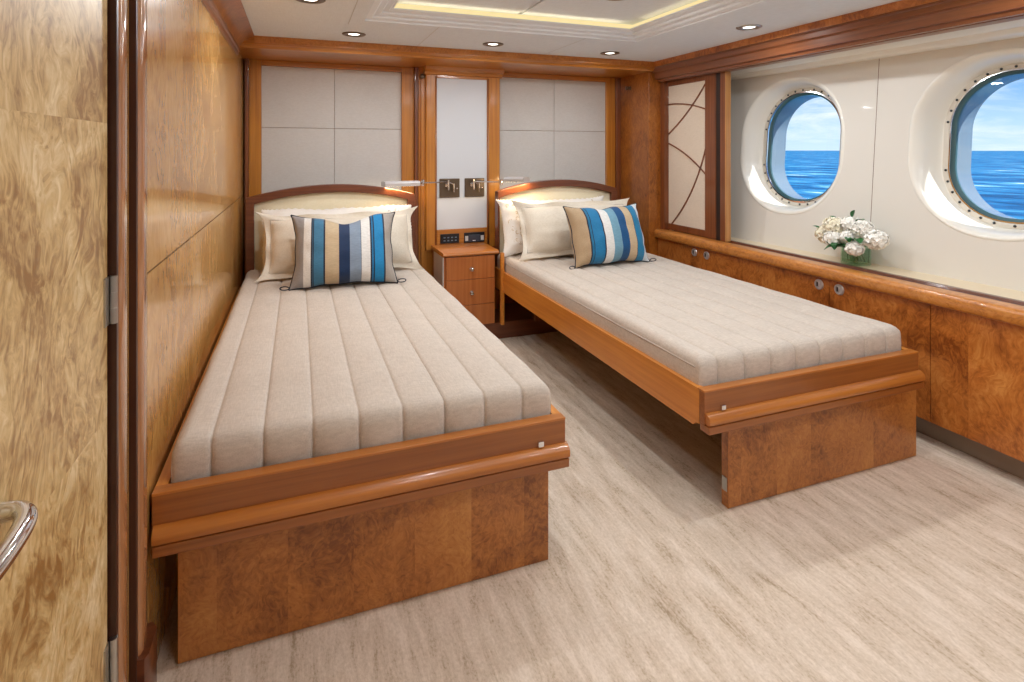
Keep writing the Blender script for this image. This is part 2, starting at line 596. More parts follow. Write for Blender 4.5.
# left wall: two glossy burl panels with a joint between them, around them the door and its casing
wl = box('wall_left', M['wall_l'], XL - 0.05, XL, 1.50, 4.15, -0.0, 1.0035)
struct(wl, 'glossy golden burl wall beside the nearer bed', 'wall')
boxes('upper_panel', M['wall_l'], [(XL - 0.05, XL, 1.50, 4.15, 1.0085, 1.98)], wl)
boxes('panel_joint', M['darkgap'], [(XL - 0.05, XL - 0.004, 1.50, 4.15, 1.0, 1.012)], wl)
d1 = struct_empty('door_1', (XL, 0.8, 0), 'golden burl door with a curved chrome lever', 'door')
box('door_leaf', M['door'], XL - 0.045, XL, 0.30, 1.262, 0.01, 1.98, 0.002, d1)
bm = bmesh.new()
ptsh = [(XL + -0.005, 0.855, 0.862), (XL + 0.010, 0.856, 0.862), (XL + 0.024, 0.850, 0.862), (XL + 0.033, 0.833, 0.862), (XL + 0.037, 0.810, 0.862), (XL + 0.039, 0.775, 0.862), (XL + 0.039, 0.735, 0.862), (XL + 0.037, 0.700, 0.862), (XL + 0.032, 0.680, 0.862), (XL + 0.018, 0.670, 0.862), (XL + -0.005, 0.670, 0.862)]
sm = []
for i in range(len(ptsh) - 1):
    a, b = Vector(ptsh[i]), Vector(ptsh[i + 1])
    sm += [a.lerp(b, k / 3) for k in range(3)]
sm.append(Vector(ptsh[-1]))
for _ in range(3):
    sm = [sm[0]] + [(sm[i - 1] + sm[i] * 2 + sm[i + 1]) / 4 for i in range(1, len(sm) - 1)] + [sm[-1]]
bm_tube(bm, sm, 0.0115, 18)
obj('door_handle', bm, M['chrome'], d1, True)
for z in (1.017, 0.33):
    bm = bmesh.new()
    bm_lathe(bm, [(0, -0.045), (0.007, -0.045), (0.007, -0.016), (0.0065, -0.015), (0.007, -0.014), (0.007, 0.014), (0.0065, 0.015), (0.007, 0.016), (0.007, 0.045), (0, 0.045)], (XL + 0.008, 1.268, z), seg=16)
    bm_box(bm, XL, XL + 0.003, 1.238, 1.262, z - 0.045, z + 0.045)
    obj('hinge', bm, M['steel'], d1, False)
# casing: two polished mouldings with a burl strip between
cs = struct_empty('trim_1', (XL, 1.4, 0), 'polished door casing of two rounded mouldings', 'trim')
box('jamb_back', M['mahog_v'], XL - 0.05, XL - 0.006, 1.262, 1.50, 0, 1.98, 0, cs)
bm = bmesh.new()
bm_prism(bm, [(XL - 0.04, 1.285), (XL + 0.008, 1.285), (XL + 0.013, 1.290), (XL + 0.016, 1.302), (XL + 0.016, 1.325), (XL + 0.012, 1.345), (XL + 0.004, 1.360), (XL - 0.002, 1.365), (XL - 0.04, 1.365)], 2, 0, 1.98)
smooth_angle(obj('moulding', bm, M['trim_lt'], cs))
box('burl_strip', M['wall_l'], XL - 0.04, XL - 0.002, 1.365, 1.43, 0, 1.98, 0, cs)
bm = bmesh.new()
bm_prism(bm, [(XL - 0.04, 1.425), (XL + 0.010, 1.425), (XL + 0.016, 1.431), (XL + 0.019, 1.445), (XL + 0.019, 1.470), (XL + 0.015, 1.492), (XL + 0.006, 1.508), (XL - 0.002, 1.513), (XL - 0.04, 1.513)], 2, 0, 1.98)
smooth_angle(obj('moulding', bm, M['trim_lt'], cs))
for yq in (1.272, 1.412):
    box('shadow_bead', M['edge'], XL - 0.02, XL + 0.012, yq, yq + 0.0125, 0.1, 1.98, 0.001, cs)  # very dark strips along one side of each moulding
for (y0, y1, px) in ((1.415, 1.520, 0.032), (1.272, 1.368, 0.026)):
    bm = bmesh.new()
    bm_prism(bm, [(XL - 0.03, y0), (XL + px - 0.006, y0), (XL + px, y0 + 0.012), (XL + px, y1 - 0.02), (XL + px - 0.012, y1), (XL - 0.03, y1)], 2, 0, 0.205 if y0 > 1.4 else 0.12)
    smooth_angle(obj('plinth_block', bm, M['mahog_x'], cs))

# room behind the camera (plain, closes the light)
struct(box('wall_near', M['fabric_p'], -0.5, 3.4, -1.75, -1.7, -0.02, 2.1))
struct(box('wall_side', M['wall_l'], XL - 0.05, XL, -1.7, 0.30, 0, 1.98))

# back wall: wood carcass, framed fabric panels, pilaster and cornice
struct(box('wall_back', M['burl_col'], XL - 0.05, 3.0, YB, YB + 0.06, 0, 2.1), 'burl veneered wall behind the two beds', 'wall')
def fabric_panel(name, x0, x1, z0, z1, y, label, seams_x, seams_z, mat=M['fabric_p'], g=0.0012):
    xs = [x0] + seams_x + [x1]
    zs = [z0] + seams_z + [z1]
    bm = bmesh.new()
    for i in range(len(xs) - 1):
        for j in range(len(zs) - 1):
            bm_box(bm, xs[i] + g * (i > 0), xs[i + 1] - g * (i < len(xs) - 2), y, y + 0.02, zs[j] + g * (j > 0), zs[j + 1] - g * (j < len(zs) - 2), 0.0015, 1)
    return struct(obj(name, bm, mat), label, 'wall panel')
fabric_panel('trim_2', -0.228, 0.702, 0.6, 1.864, YB - 0.03, 'pale linen wall panel in four tiles over the nearer bed', [0.237], [1.450])
fabric_panel('trim_3', 1.40, 2.395, 0.6, 1.864, YB - 0.03, 'pale linen wall panel in four tiles over the farther bed', [1.925], [1.453])
def frame_around(name, parts, label):
    e = struct_empty(name, (parts[0][1][0], YB, 0), label, 'trim')
    for nm, b, mt in parts:
        box(nm, mt, *b, 0.003, e)
    return e
frame_around('trim_4', [('stile', (-0.325, -0.303, 4.05, 4.15, 0.3, 1.90), M['mahog_v']), ('stile', (-0.303, -0.228, 4.095, 4.15, 0.3, 1.90), M['frame_v']), ('stile', (0.702, 0.79, 4.095, 4.15, 0.3, 1.90), M['frame_v']),
                        ('stile', (0.79, 0.815, 4.06, 4.15, 0.1, 1.90), M['mahog_v']), ('head_rail', (-0.228, 0.702, 4.095, 4.15, 1.864, 1.90), M['frame_h'])],
             'amber wood frame around the linen panel over the nearer bed')
frame_around('trim_5', [('stile', (2.395, 2.475, 4.095, 4.15, 0.3, 1.90), M['frame_v']), ('stile', (2.475, 2.515, 4.07, 4.15, 0.3, 1.90), M['mahog_v']),
                        ('head_rail', (1.41, 2.395, 4.095, 4.15, 1.864, 1.90), M['frame_h'])],
             'amber wood frame around the linen panel over the farther bed')

# pilaster between the beds
pl = struct_empty('trim_6', (1.14, 4.0, 0), 'amber wood pilaster with a tall linen panel between the beds', 'pilaster')
box('core', M['frame_v'], 0.83, 1.42, 4.03, 4.15, 0.1, 1.90, 0, pl)
for x0, x1 in ((0.858, 0.938), (1.320, 1.421)):
    bm = bmesh.new()
    w = x1 - x0
    L = [(x0, 4.04), (x0, 4.006), (x0 + 0.006, 4.0), (x1 - 0.006, 4.0), (x1, 4.006), (x1, 4.04)]
    bm_prism(bm, L, 2, 0.58, 1.90)
    smooth_angle(obj('stile', bm, M['frame_v'], pl))
    xr = x1 - 0.008 if x0 < 1 else x0 + 0.008
    bm = bmesh.new(); bm_tube(bm, [(xr, 4.0, 0.6), (xr, 4.0, 1.83)], 0.007, 10)
    obj('polished_bead', bm, M['trim_lt'], pl, True)
box('head_rail', M['frame_h'], 0.938, 1.320, 4.0, 4.04, 1.822, 1.90, 0.003, pl)
box('linen_panel', plain('bluish linen', rgb(214, 218, 224), 0.8), 0.938, 1.320, 4.008, 4.03, 0.722, 1.822, 0.002, pl)
box('lower_rail', M['frame_h'], 0.938, 1.320, 4.0, 4.04, 0.58, 0.722, 0.003, pl)
bm = bmesh.new()
bm_prism(bm, [(4.0, 1.84), (3.985, 1.845), (3.98, 1.862), (3.955, 1.875), (3.945, 1.895), (3.92, 1.90), (3.92, 1.905), (4.10, 1.905), (4.10, 1.84)], 0, 0.845, 1.435)
smooth_angle(obj('capital', bm, M['frame_h'], pl))
box('side_wing', M['frame_v'], 0.815, 0.858, 4.05, 4.15, 0.1, 1.90, 0.002, pl)

# burl side of the niche and the column face next to the screen
struct(box('trim_7', M['burl_col'], 2.515, 2.56, 3.69, 4.15, 0.1, 1.90), 'burl panel closing the niche next to the farther bed', 'wall panel')
cf = struct(box('trim_8', M['burl_col'], 2.515, 2.70, 3.67, 3.69, 0.1, 1.93, 0.003), 'burl column face next to the screen', 'wall panel')

# cornice over the niches
cn = bmesh.new()
bm_prism(cn, [(3.60, 1.965), (3.60, 1.925), (3.612, 1.918), (3.63, 1.915), (3.64, 1.90), (4.16, 1.90), (4.16, 2.0), (3.60, 2.0)], 0, XL, 2.62)
struct(smooth_angle(obj('trim_9', cn, M['frame_h'])), 'amber wood cornice above both beds', 'cornice')
struct(box('trim_19', M['nose'], -0.237, 2.51, 3.594, 3.600, 1.926, 1.9655, 0.001), 'thin burl band along the front of the cornice', 'trim')
# left soffit and its moulding
sf = bmesh.new()
bm_prism(sf, [(XL - 0.02, 1.850), (XL + 0.006, 1.850), (XL + 0.011, 1.857), (XL + 0.012, 1.870), (XL + 0.018, 1.876), (XL + 0.020, 1.892), (XL + 0.012, 1.90), (XL - 0.02, 1.90)], 1, -1.7, 3.64)
struct(smooth_angle(obj('trim_10', sf, M['crown'])), 'wood crown along the glossy wall', 'cornice')
sf = bmesh.new()
bm_prism(sf, [(XL + 0.012, 1.893), (XL + 0.020, 1.893), (XL + 0.028, 1.912), (XL + 0.045, 1.932), (XL + 0.068, 1.948), (XL + 0.090, 1.957), (-0.237, 1.960), (-0.237, 2.0), (XL - 0.02, 2.0), (XL - 0.02, 1.895)], 1, -1.7, 3.602)
struct(smooth_angle(obj('trim_11', sf, M['burl_col'])), 'amber coved wood band between the glossy wall and the ceiling', 'trim')

# right crown with its sliding track
cw = bmesh.new()
bm_prism(cw, [(2.51, 2.0), (2.51, 1.958), (2.516, 1.924), (2.528, 1.921), (2.532, 1.915), (2.536, 1.892), (2.550, 1.888), (2.556, 1.882), (2.562, 1.842), (2.585, 1.838), (2.590, 1.822), (2.612, 1.822), (2.614, 1.832), (2.632, 1.832), (2.636, 1.822), (2.70, 1.822), (2.705, 2.0)], 1, -1.7, 3.66)
struct(obj('trim_12', cw, M['crown']), 'stepped mahogany crown above the portholes', 'cornice')
struct(box('trim_13', M['pale'], 2.614, 2.632, -1.7, 3.2, 1.826, 1.834), 'pale track strip under the mahogany crown', 'track')
struct(box('trim_14', M['burl_red'], 2.506, 2.512, -1.7, 3.60, 1.926, 1.966), 'narrow burl band at the ceiling edge over the portholes', 'trim')

# ceiling with the stepped tray and joints between panels
TX0, TX1, TY0, TY1 = 0.32, 1.95, -0.15, 2.98
def loft_rects(bm, R):
    prev = None
    for (x0, x1, y0, y1, z) in R:
        cur = [bm.verts.new(c) for c in ((x0, y0, z), (x1, y0, z), (x1, y1, z), (x0, y1, z))]
        if prev:
            for k in range(4):
                bm.faces.new((prev[k], prev[(k + 1) % 4], cur[(k + 1) % 4], cur[k]))
        prev = cur
    return prev
bm = bmesh.new()
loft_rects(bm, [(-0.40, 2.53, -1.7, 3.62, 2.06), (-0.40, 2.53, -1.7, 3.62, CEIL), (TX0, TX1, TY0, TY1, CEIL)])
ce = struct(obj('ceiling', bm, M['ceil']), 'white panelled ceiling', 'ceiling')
bm = bmesh.new()
R = [(TX0, TX1, TY0, TY1, CEIL)]
o = 0.0
z = CEIL
for k in range(3):
    R.append((TX0 + o, TX1 - o, TY0 + o, TY1 - o, z + 0.010)); z += 0.010
    o += 0.032
    R.append((TX0 + o, TX1 - o, TY0 + o, TY1 - o, z))
    o += 0.006
    R.append((TX0 + o, TX1 - o, TY0 + o, TY1 - o, z + 0.004)); z += 0.004
o += 0.012
R.append((TX0 + o, TX1 - o, TY0 + o, TY1 - o, z))
R.append((TX0 + o, TX1 - o, TY0 + o, TY1 - o, z + 0.006))
o2 = o - 0.060
R.append((TX0 + o2, TX1 - o2, TY0 + o2, TY1 - o2, z + 0.006))
R.append((TX0 + o2, TX1 - o2, TY0 + o2, TY1 - o2, 2.056))
loft_rects(bm, R)
tray = obj('tray_moulding', bm, M['white'], ce)
zl = z + 0.008
a, b_, c_, d_ = TX0 + o2, TX1 - o2, TY0 + o2, TY1 - o2
boxes('cove_strip', M['led'], [(a, b_, d_ - 0.004, d_, zl, zl + 0.037), (a, b_, c_, c_ + 0.004, zl, zl + 0.037), (a, a + 0.004, c_, d_, zl, zl + 0.037), (b_ - 0.004, b_, c_, d_, zl, zl + 0.037)], ce)
ys = [TY0, 0.95, 1.9, TY1]
bm = bmesh.new()
for i in range(3):
    for (x0, x1) in ((TX0, 1.135), (1.139, TX1)):
        bm_box(bm, x0 + 0.02, x1 - (0.02 if x1 > 1.5 else 0), ys[i] + 0.002, ys[i + 1] - 0.002, 2.052, 2.06)
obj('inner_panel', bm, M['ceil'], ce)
boxes('backing', M['white'], [(-0.4, 2.6, -1.75, 3.7, 2.062, 2.1)], ce)
boxes('panel_joint', M['steel'], [(0.246, 0.250, -1.7, 3.09, CEIL - 0.0006, CEIL + 0.002), (0.712, 0.715, 2.985, 3.6, CEIL - 0.0006, CEIL + 0.002), (1.602, 1.605, 2.985, 3.6, CEIL - 0.0006, CEIL + 0.002), (1.955, 2.51, 1.60, 1.603, CEIL - 0.0006, CEIL + 0.002)], ce)

# ------------------------------------------------------------------ hull lining with the portholes
LX0, LY0, LZ0 = 2.84, 3.1, 0.68
def LP(y, z, off=0.0):
    """point on the sloping lining at room Y and height, offset outward"""
    return Vector((LX0 - 0.05 * (y - LY0) + 0.075 * (z - LZ0) + off, y + 0.05 * off, z - 0.075 * off))
def stad(cy, cz, hw, hh, n=56, rr=None):
    r = rr if rr else hw * 0.96
    P = []
    for k in range(n):
        a_ = 2 * PI * (k + 0.5) / n
        cx_ = math.copysign(hw - r, math.cos(a_)); cz_ = math.copysign(hh - r, math.sin(a_))
        P.append((cy + cx_ + r * math.cos(a_), cz + cz_ + r * math.sin(a_)))
    return P
PH = [(2.73, 1.327), (1.610, 1.327), (0.49, 1.327), (-0.63, 1.327)]  # the ones out of view are added to bring in daylight
HW, HH = 0.380, 0.430
bounds = [3.62, 2.17, 1.05, -0.07, -1.7]
ZT = 1.86
for i, (cy, cz) in enumerate(PH):
    y1, y0 = bounds[i], bounds[i + 1]
    g = 0.0015
    outer = []
    for k in range(14): outer.append((y0 + g + (y1 - y0 - 2 * g) * k / 14, 0.66))
    for k in range(14): outer.append((y1 - g, 0.66 + (ZT - 0.66) * k / 14))
    for k in range(14): outer.append((y1 - g - (y1 - y0 - 2 * g) * k / 14, ZT))
    for k in range(14): outer.append((y0 + g, ZT - (ZT - 0.66) * k / 14))
    inner = stad(cy, cz, HW, HH)
    # match by angle
    def ang(q): return math.atan2(q[1] - cz, q[0] - cy)
    outer.sort(key=ang); inner.sort(key=ang)
    bm = bmesh.new()
    A = [bm.verts.new(LP(*q)) for q in outer]
    B = [bm.verts.new(LP(*q)) for q in inner]
    n = len(A)
    for k in range(n):
        bm.faces.new((A[k], A[(k + 1) % n], B[(k + 1) % n], B[k]))
    w = struct(obj(['wall_right', 'wall_right_middle', 'wall_right_near', 'wall_right_end'][i], bm, M['liner']), 'cream hull lining panel around a porthole', 'wall panel')
    # the porthole: surround, clamp ring, bolts, gasket, glass, sleeve
    e = struct_empty('window_%d' % (i + 1), LP(cy, cz), 'oval porthole in the cream hull lining', 'porthole')
    def rings(name, L, mat):
        bm = bmesh.new(); prev = None
        for (hw, hh, off) in L:
            cur = [bm.verts.new(LP(q[0], q[1], off)) for q in stad(cy - 0.025 * max(0.0, min(1.0, off / 0.098)), cz, hw, hh, 72)]
            if prev:
                for k in range(72):
                    bm.faces.new((prev[k], prev[(k + 1) % 72], cur[(k + 1) % 72], cur[k]))
            prev = cur
        o_ = obj(name, bm, mat, e, True)
        smooth_angle(o_, 40)
        return o_
    rings('surround', [(HW + 0.004, HH + 0.004, -0.001), (HW, HH, -0.004), (HW - 0.008, HH - 0.008, -0.004), (HW - 0.018, HH - 0.016, 0.001), (HW - 0.030, HH - 0.026, 0.012), (HW - 0.044, HH - 0.034, 0.034), (HW - 0.058, HH - 0.042, 0.066), (HW - 0.068, HH - 0.048, 0.090), (HW - 0.074, HH - 0.052, 0.099), (0.285, 0.366, 0.100)], M['cove'])
    rings('clamp_ring', [(0.300, 0.378, 0.100), (0.299, 0.377, 0.096), (0.294, 0.374, 0.095), (0.272, 0.354, 0.095), (0.268, 0.350, 0.098), (0.267, 0.349, 0.100)], M['ringcream'])
    rings('chrome_rim', [(0.272, 0.354, 0.098), (0.271, 0.353, 0.093), (0.265, 0.347, 0.093), (0.264, 0.346, 0.112)], M['chrome'])
    rings('gasket', [(0.265, 0.347, 0.106), (0.258, 0.340, 0.108), (0.250, 0.332, 0.112), (0.250, 0.332, 0.124)], M['gasket'])
    bm = bmesh.new()
    for (by, bz) in stad(cy - 0.025, cz, 0.284, 0.365, 30):
        c = LP(by, bz, 0.095)
        bm_lathe(bm, [(0.0065, 0.001), (0.0065, -0.002), (0.004, -0.005), (0, -0.0055)], c, (1, 0, 0), 8)
    bo = obj('bolt', bm, plain('bolt', rgb(70, 74, 76), 0.3, 0.9), e, True)
    bo['kind'] = 'stuff'
    bm = bmesh.new()
    bm.faces.new([bm.verts.new(LP(q[0], q[1], 0.118)) for q in stad(cy - 0.025, cz, 0.262, 0.344, 72)])
    obj('glass', bm, M['glass'], e)
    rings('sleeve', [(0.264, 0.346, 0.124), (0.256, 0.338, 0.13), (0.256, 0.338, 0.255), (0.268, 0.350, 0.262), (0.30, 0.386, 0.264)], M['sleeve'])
for yb in bounds[1:4]:
    bm = bmesh.new()
    va_ = [bm.verts.new(LP(yb + dy_, zz_, of_)) for of_ in (0.002, 0.012) for (dy_, zz_) in ((-0.02, 0.66), (0.02, 0.66), (0.02, ZT), (-0.02, ZT))]
    for f_ in ((0, 1, 2, 3), (7, 6, 5, 4), (0, 4, 5, 1), (1, 5, 6, 2), (2, 6, 7, 3), (3, 7, 4, 0)):
        bm.faces.new([va_[q] for q in f_])
    struct(obj('trim_20', bm, M['mahog_v']))
# top coving and sill behind the opening
bm = bmesh.new()
bm_prism(bm, [(2.70, 1.835), (2.86, 1.832), (2.885, 1.826), (2.90, 1.808), (2.912, 1.800), (3.06, 1.800), (3.06, 1.95), (2.70, 1.95)], 1, -1.7, 3.62)
struct(smooth_angle(obj('trim_15', bm, M['cove'])), 'white coving at the top of the hull lining', 'coving')
struct(box('trim_16', M['mahog_v'], 2.62, 2.70, 3.62, 3.67, 0.69, 1.83))
struct(box('wall_right_return', M['liner'], 2.68, 3.05, 3.60, 3.64, 0.66, 1.86))
# outer hull side above and below so that no sky leaks in
struct(boxes('hull', M['white'], [(3.05, 3.12, -1.75, 4.25, -0.1, 0.86), (3.05, 3.12, -1.75, 4.25, 1.86, 2.15), (2.71, 3.1, 3.68, 3.72, -0.1, 2.15)]))

# ledge: maple nosing, mahogany track, cream sill
lt = struct_empty('trim_17', (2.6, 2.0, 0.69), 'long window ledge over the low cabinets', 'ledge')
bm = bmesh.new()
pr = [(2.572, 0.628), (2.564, 0.633), (2.561, 0.640), (2.560, 0.668), (2.563, 0.680), (2.571, 0.688), (2.582, 0.691), (2.645, 0.691), (2.645, 0.628)]
bm_prism(bm, pr, 1, -1.7, 3.665)
smooth_angle(obj('nosing', bm, M['nose'], lt))
bm = bmesh.new()
bm_prism(bm, [(2.645, 0.66), (2.645, 0.689), (2.652, 0.683), (2.694, 0.683), (2.698, 0.694), (2.722, 0.694), (2.722, 0.66)], 1, -1.7, 3.62)
obj('track', bm, M['mahog_x'], lt)
box('sill', M['sill'], 2.722, 3.06, -1.7, 3.62, 0.64, 0.690, 0, lt)

# low cabinets
def cabinet(y1, y0, label, latches, gap0=0.0015):
    c = thing('low_cabinet', label, 'cabinet', (XC, (y0 + y1) / 2, 0), 'low cabinets under the window ledge')
    box('carcass', M['mahog_v'], XC + 0.02, 3.0, y0 + 0.001, y1 - 0.001, 0.10, 0.628, 0, c)
    box('toe_kick', plain('grey kickboard', rgb(150, 134, 118), 0.25), XC + 0.075, XC + 0.095, y0, y1, 0.0, 0.10, 0, c)
    ym = (y0 + y1) / 2
    for k, (a_, b2) in enumerate(((ym, y1), (y0, ym))):
        d = box('cabinet_door', M['burl_red'], XC, XC + 0.02, a_ + gap0, b2 - gap0, 0.103, 0.624, 0.0012, c)
        yl = latches[k]
        if yl is None:
            continue
        bm = bmesh.new()
        bm_lathe(bm, [(0, 0.004), (0.028, 0.004), (0.028, -0.003), (0.025, -0.006), (0.020, -0.006), (0.0185, -0.002), (0.0, -0.001)], (XC, yl, 0.583), (1, 0, 0), 28)
        bm_box(bm, XC - 0.005, XC, yl - 0.004, yl + 0.004, 0.583 - 0.014, 0.583 + 0.014, 0.001)
        l_ = obj('latch', bm, M['satin'], d, False)
        l_.location = (0, 0, 0)
        smooth_angle(l_)
        box('latch_recess', M['darkgap'], XC - 0.0055, XC + 0.001, yl + 0.004, yl + 0.013, 0.572, 0.594, 0, d).location = (0, 0, 0)
    return c
cabinet(3.688, 2.676, 'low burl cabinet at the far end, mostly hidden behind the farther bed', (3.244, 3.118))
cabinet(2.676, 1.667, 'low burl cabinet below the vase of white flowers', (2.232, 2.112))
cabinet(1.667, 0.655, 'low burl cabinet nearest the viewer, clear of the bed', (1.21, 1.10))
cabinet(0.655, -0.355, 'low burl cabinet behind the viewer', (0.21, 0.10))
box('toe', M['mahog_x'], 2.675, 2.7, -1.7, -0.355, 0, 0.69)
bpy.data.objects['toe'].name = 'baseboard_right'
struct(bpy.data.objects['baseboard_right'])
struct(box('baseboard_back', M['mahog_x'], 0.80, 2.56, 3.66, 3.70, 0.0, 0.112, 0.003), 'dark red plinth under the nightstand and the farther bed head', 'baseboard')
struct(box('baseboard_head', M['mahog_x'], 0.80, 2.56, 3.70, 4.15, 0.0, 0.10))

# sliding screen beside the portholes
ss = thing('sliding_screen', 'mahogany sliding screen with a cream panel crossed by curved lines', 'screen', (2.66, 3.4, 0.69))
SX = 2.648
for nm_, b_4 in (('screen_stile', (3.618, 3.668, 0.694, 1.822)), ('screen_stile', (3.088, 3.195, 0.694, 1.822)), ('screen_rail', (3.195, 3.618, 1.786, 1.822)), ('screen_rail', (3.195, 3.618, 0.694, 0.741))):
    box(nm_, M['mahog_v'], SX, SX + 0.028, *b_4, 0.002, ss)
box('screen_panel', M['shoji_p'], SX + 0.010, SX + 0.018, 3.19, 3.62, 0.735, 1.79, 0, ss)
def strip(P0, P1, bow):
    pts = []
    a_, b2 = Vector(P0), Vector(P1)
    dd = (b2 - a_); nrm = Vector((-dd.y, dd.x)).normalized()
    for k in range(17):
        s = k / 16
        q = a_.lerp(b2, s) + nrm * bow * 4 * s * (1 - s)
        pts.append(q)
    bm = bmesh.new()
    w = 0.0045
    rows = []
    for k, q in enumerate(pts):
        d = (pts[min(k + 1, 16)] - pts[max(k - 1, 0)]).normalized()
        n_ = Vector((-d.y, d.x)) * w
        rows.append([bm.verts.new((x, (q + s_ * n_).x, (q + s_ * n_).y)) for (x, s_) in ((SX + 0.012, 1), (SX + 0.004, 1), (SX + 0.004, -1), (SX + 0.012, -1))])
    for r0, r1 in zip(rows, rows[1:]):
        for j in range(4):
            bm.faces.new((r0[j], r0[(j + 1) % 4], r1[(j + 1) % 4], r1[j]))
    bm.faces.new(rows[0]); bm.faces.new(rows[-1])
    obj('curved_strip', bm, M['mahog_v'], ss)
# (Y, Z) pairs on the screen
strip((3.618, 1.648), (3.195, 1.585), -0.018)
strip((3.618, 1.42), (3.195, 1.765), 0.022)
strip((3.618, 1.352), (3.195, 1.13), -0.022)
strip((3.575, 0.741), (3.195, 1.31), 0.045)
jb = struct_empty('trim_18', (2.66, 3.05, 0.69), 'jamb where the screen meets the porthole recess', 'trim')
box('jamb', M['mahog_v'], 2.655, 2.700, 3.035, 3.050, 0.69, 1.822, 0, jb)
box('channel', M['darkgap'], 2.655, 2.70, 3.050, 3.090, 0.69, 1.822, 0, jb)
box('jamb_post', M['mahog_v'], 2.648, 2.690, 2.999, 3.036, 0.69, 1.822, 0.002, jb)
box('jamb_edge', M['jamb'], 2.650, 2.694, 2.993, 2.999, 0.69, 1.822, 0.002, jb)

# ------------------------------------------------------------------ BEDS
def bed(x0, x1, px0, px1, hx0, hx1, label_, who):
    b = thing('bed', label_, 'bed', ((x0 + x1) / 2, 1.6, 0), 'twin beds')
    box('base_board', M['ply'], x0 + 0.01, x1 - 0.01, 1.60, 3.78, 0.395, 0.425, 0, b)
    bm = bmesh.new(); bm_box(bm, x0, x1, 1.57, 1.598, 0.358, 0.473, 0.002)
    fr_ = obj('foot_rail', bm, M['rail_f'], b)
    box('rail_cap', M['rail'], x0 - 0.0005, x1 + 0.0005, 1.5695, 1.606, 0.4675, 0.4745, 0.0015, fr_).location = (0, 0, 0)  # added strip giving the rail top its lit colour
    for xa, xb in ((x0, x0 + 0.026), (x1 - 0.026, x1)):
        bm = bmesh.new()
        prof = [(1.5985, 0.350), (1.5985, 0.472), (3.56, 0.472), (3.78, 0.472), (3.78, 0.335), (1.63, 0.335), (1.615, 0.350)]
        bm_prism(bm, prof, 0, xa, xb)
        obj('side_rail', bm, M['rail_y'], b)
    # ledge of two boards with a groove
    bm = bmesh.new()
    bm_prism(bm, [(1.575, 0.362), (1.549, 0.362), (1.547, 0.366), (1.547, 0.379), (1.550, 0.387), (1.557, 0.394), (1.566, 0.398), (1.575, 0.399)], 0, x0 + 0.004, x1 + 0.005)
    smooth_angle(obj('foot_ledge', bm, M['rail'], b))
    bm = bmesh.new()
    bm_box(bm, x0 + 0.008, x1 + 0.001, 1.556, 1.60, 0.355, 0.363)
    bm_box(bm, x0 + 0.004, x1 + 0.005, 1.551, 1.60, 0.330, 0.357, 0.003)
    obj('lower_ledge', bm, M['rail_f'], b)
    fp = box('foot_panel', M['burl_bed'], px0, px1, 1.63, 1.665, 0.002, 0.34, 0.0015, b)
    box('edge_band', M['rail'], px0 + 0.001, px0 + 0.004, 1.6295, 1.631, 0.003, 0.33, 0, fp).location = (0, 0, 0)
    xl = px1 - 0.055 if who == 0 else x0 + 0.075
    c = box('catch', M['chrome'], xl - 0.009, xl + 0.009, 1.560, 1.571, 0.402, 0.418, 0.001, b)
    for xg in (px0 + 0.1, px1 - 0.1):
        box('leg', M['mahog_v'], xg - 0.02, xg + 0.02, 3.6, 3.64, 0.112, 0.40, 0.002, b)
    if who == 1:
        box('hinge_plate', M['steel'], px0 - 0.003, px0, 1.635, 1.660, 0.06, 0.11, 0.001, b)
        box('head_post', M['rail_y'], 1.285, 1.308, 3.59, 3.62, 0.115, 0.602, 0.002, b)
    # headboard: arched frame and padded panel
    hb_y = 3.79
    n = 24
    fw = 0.050
    def arch(xx, zs, rise):
        s = (xx - hx0) / (hx1 - hx0) * 2 - 1
        return zs + rise * (1 - s * s)
    bm = bmesh.new()
    outer = [(hx0, 0.30)] + [(hx0 + (hx1 - hx0) * k / n, arch(hx0 + (hx1 - hx0) * k / n, 1.005, 0.075)) for k in range(n + 1)] + [(hx1, 0.30)]
    inl = hx0 + (fw if who == 0 else 0.014); inr = hx1 - fw
    inner = [(inl, 0.30)] + [(inl + (inr - inl) * k / n, arch(inl + (inr - inl) * k / n, 0.955, 0.075)) for k in range(n + 1)] + [(inr, 0.30)]
    F = []
    for (yy) in (hb_y - 0.018, hb_y + 0.05):
        F.append(([bm.verts.new((q[0], yy, q[1])) for q in outer], [bm.verts.new((q[0], yy, q[1])) for q in inner]))
    m_ = len(outer)
    for (o_, i_) in F:
        for k in range(m_ - 1):
            bm.faces.new((o_[k], o_[k + 1], i_[k + 1], i_[k]))
    for w_ in (0, 1):
        for k in range(m_ - 1):
            bm.faces.new((F[0][w_][k], F[0][w_][k + 1], F[1][w_][k + 1], F[1][w_][k]))
    hf = obj('headboard_frame', bm, M['mahog_x'], b)
    bv = hf.modifiers.new('bevel', 'BEVEL'); bv.width = 0.005; bv.segments = 3; bv.limit_method = 'ANGLE'
    bm = bmesh.new()
    rows = []
    nz_ = 8
    for j in range(nz_ + 1):
        row = []
        for k in range(n + 1):
            xx = inl + (inr - inl) * k / n
            zt = arch(xx, 0.955, 0.075)
            zz = 0.40 + (zt - 0.40) * j / nz_
            u = 1 - abs(2 * k / n - 1) ** 8
            v_ = 1 - (j / nz_) ** 10
            row.append(bm.verts.new((xx, hb_y + 0.012 - 0.020 * u * v_, zz)))
        rows.append(row)
    for j in range(nz_):
        for k in range(n):
            bm.faces.new((rows[j][k], rows[j][k + 1], rows[j + 1][k + 1], rows[j + 1][k]))
    obj('headboard_pad', bm, M['leather'], b, True)
    box('headboard_back', M['mahog_x'], hx0 + 0.003, hx1 - 0.003, hb_y + 0.03, hb_y + 0.048, 0.30, 1.0, 0, b)
    return b


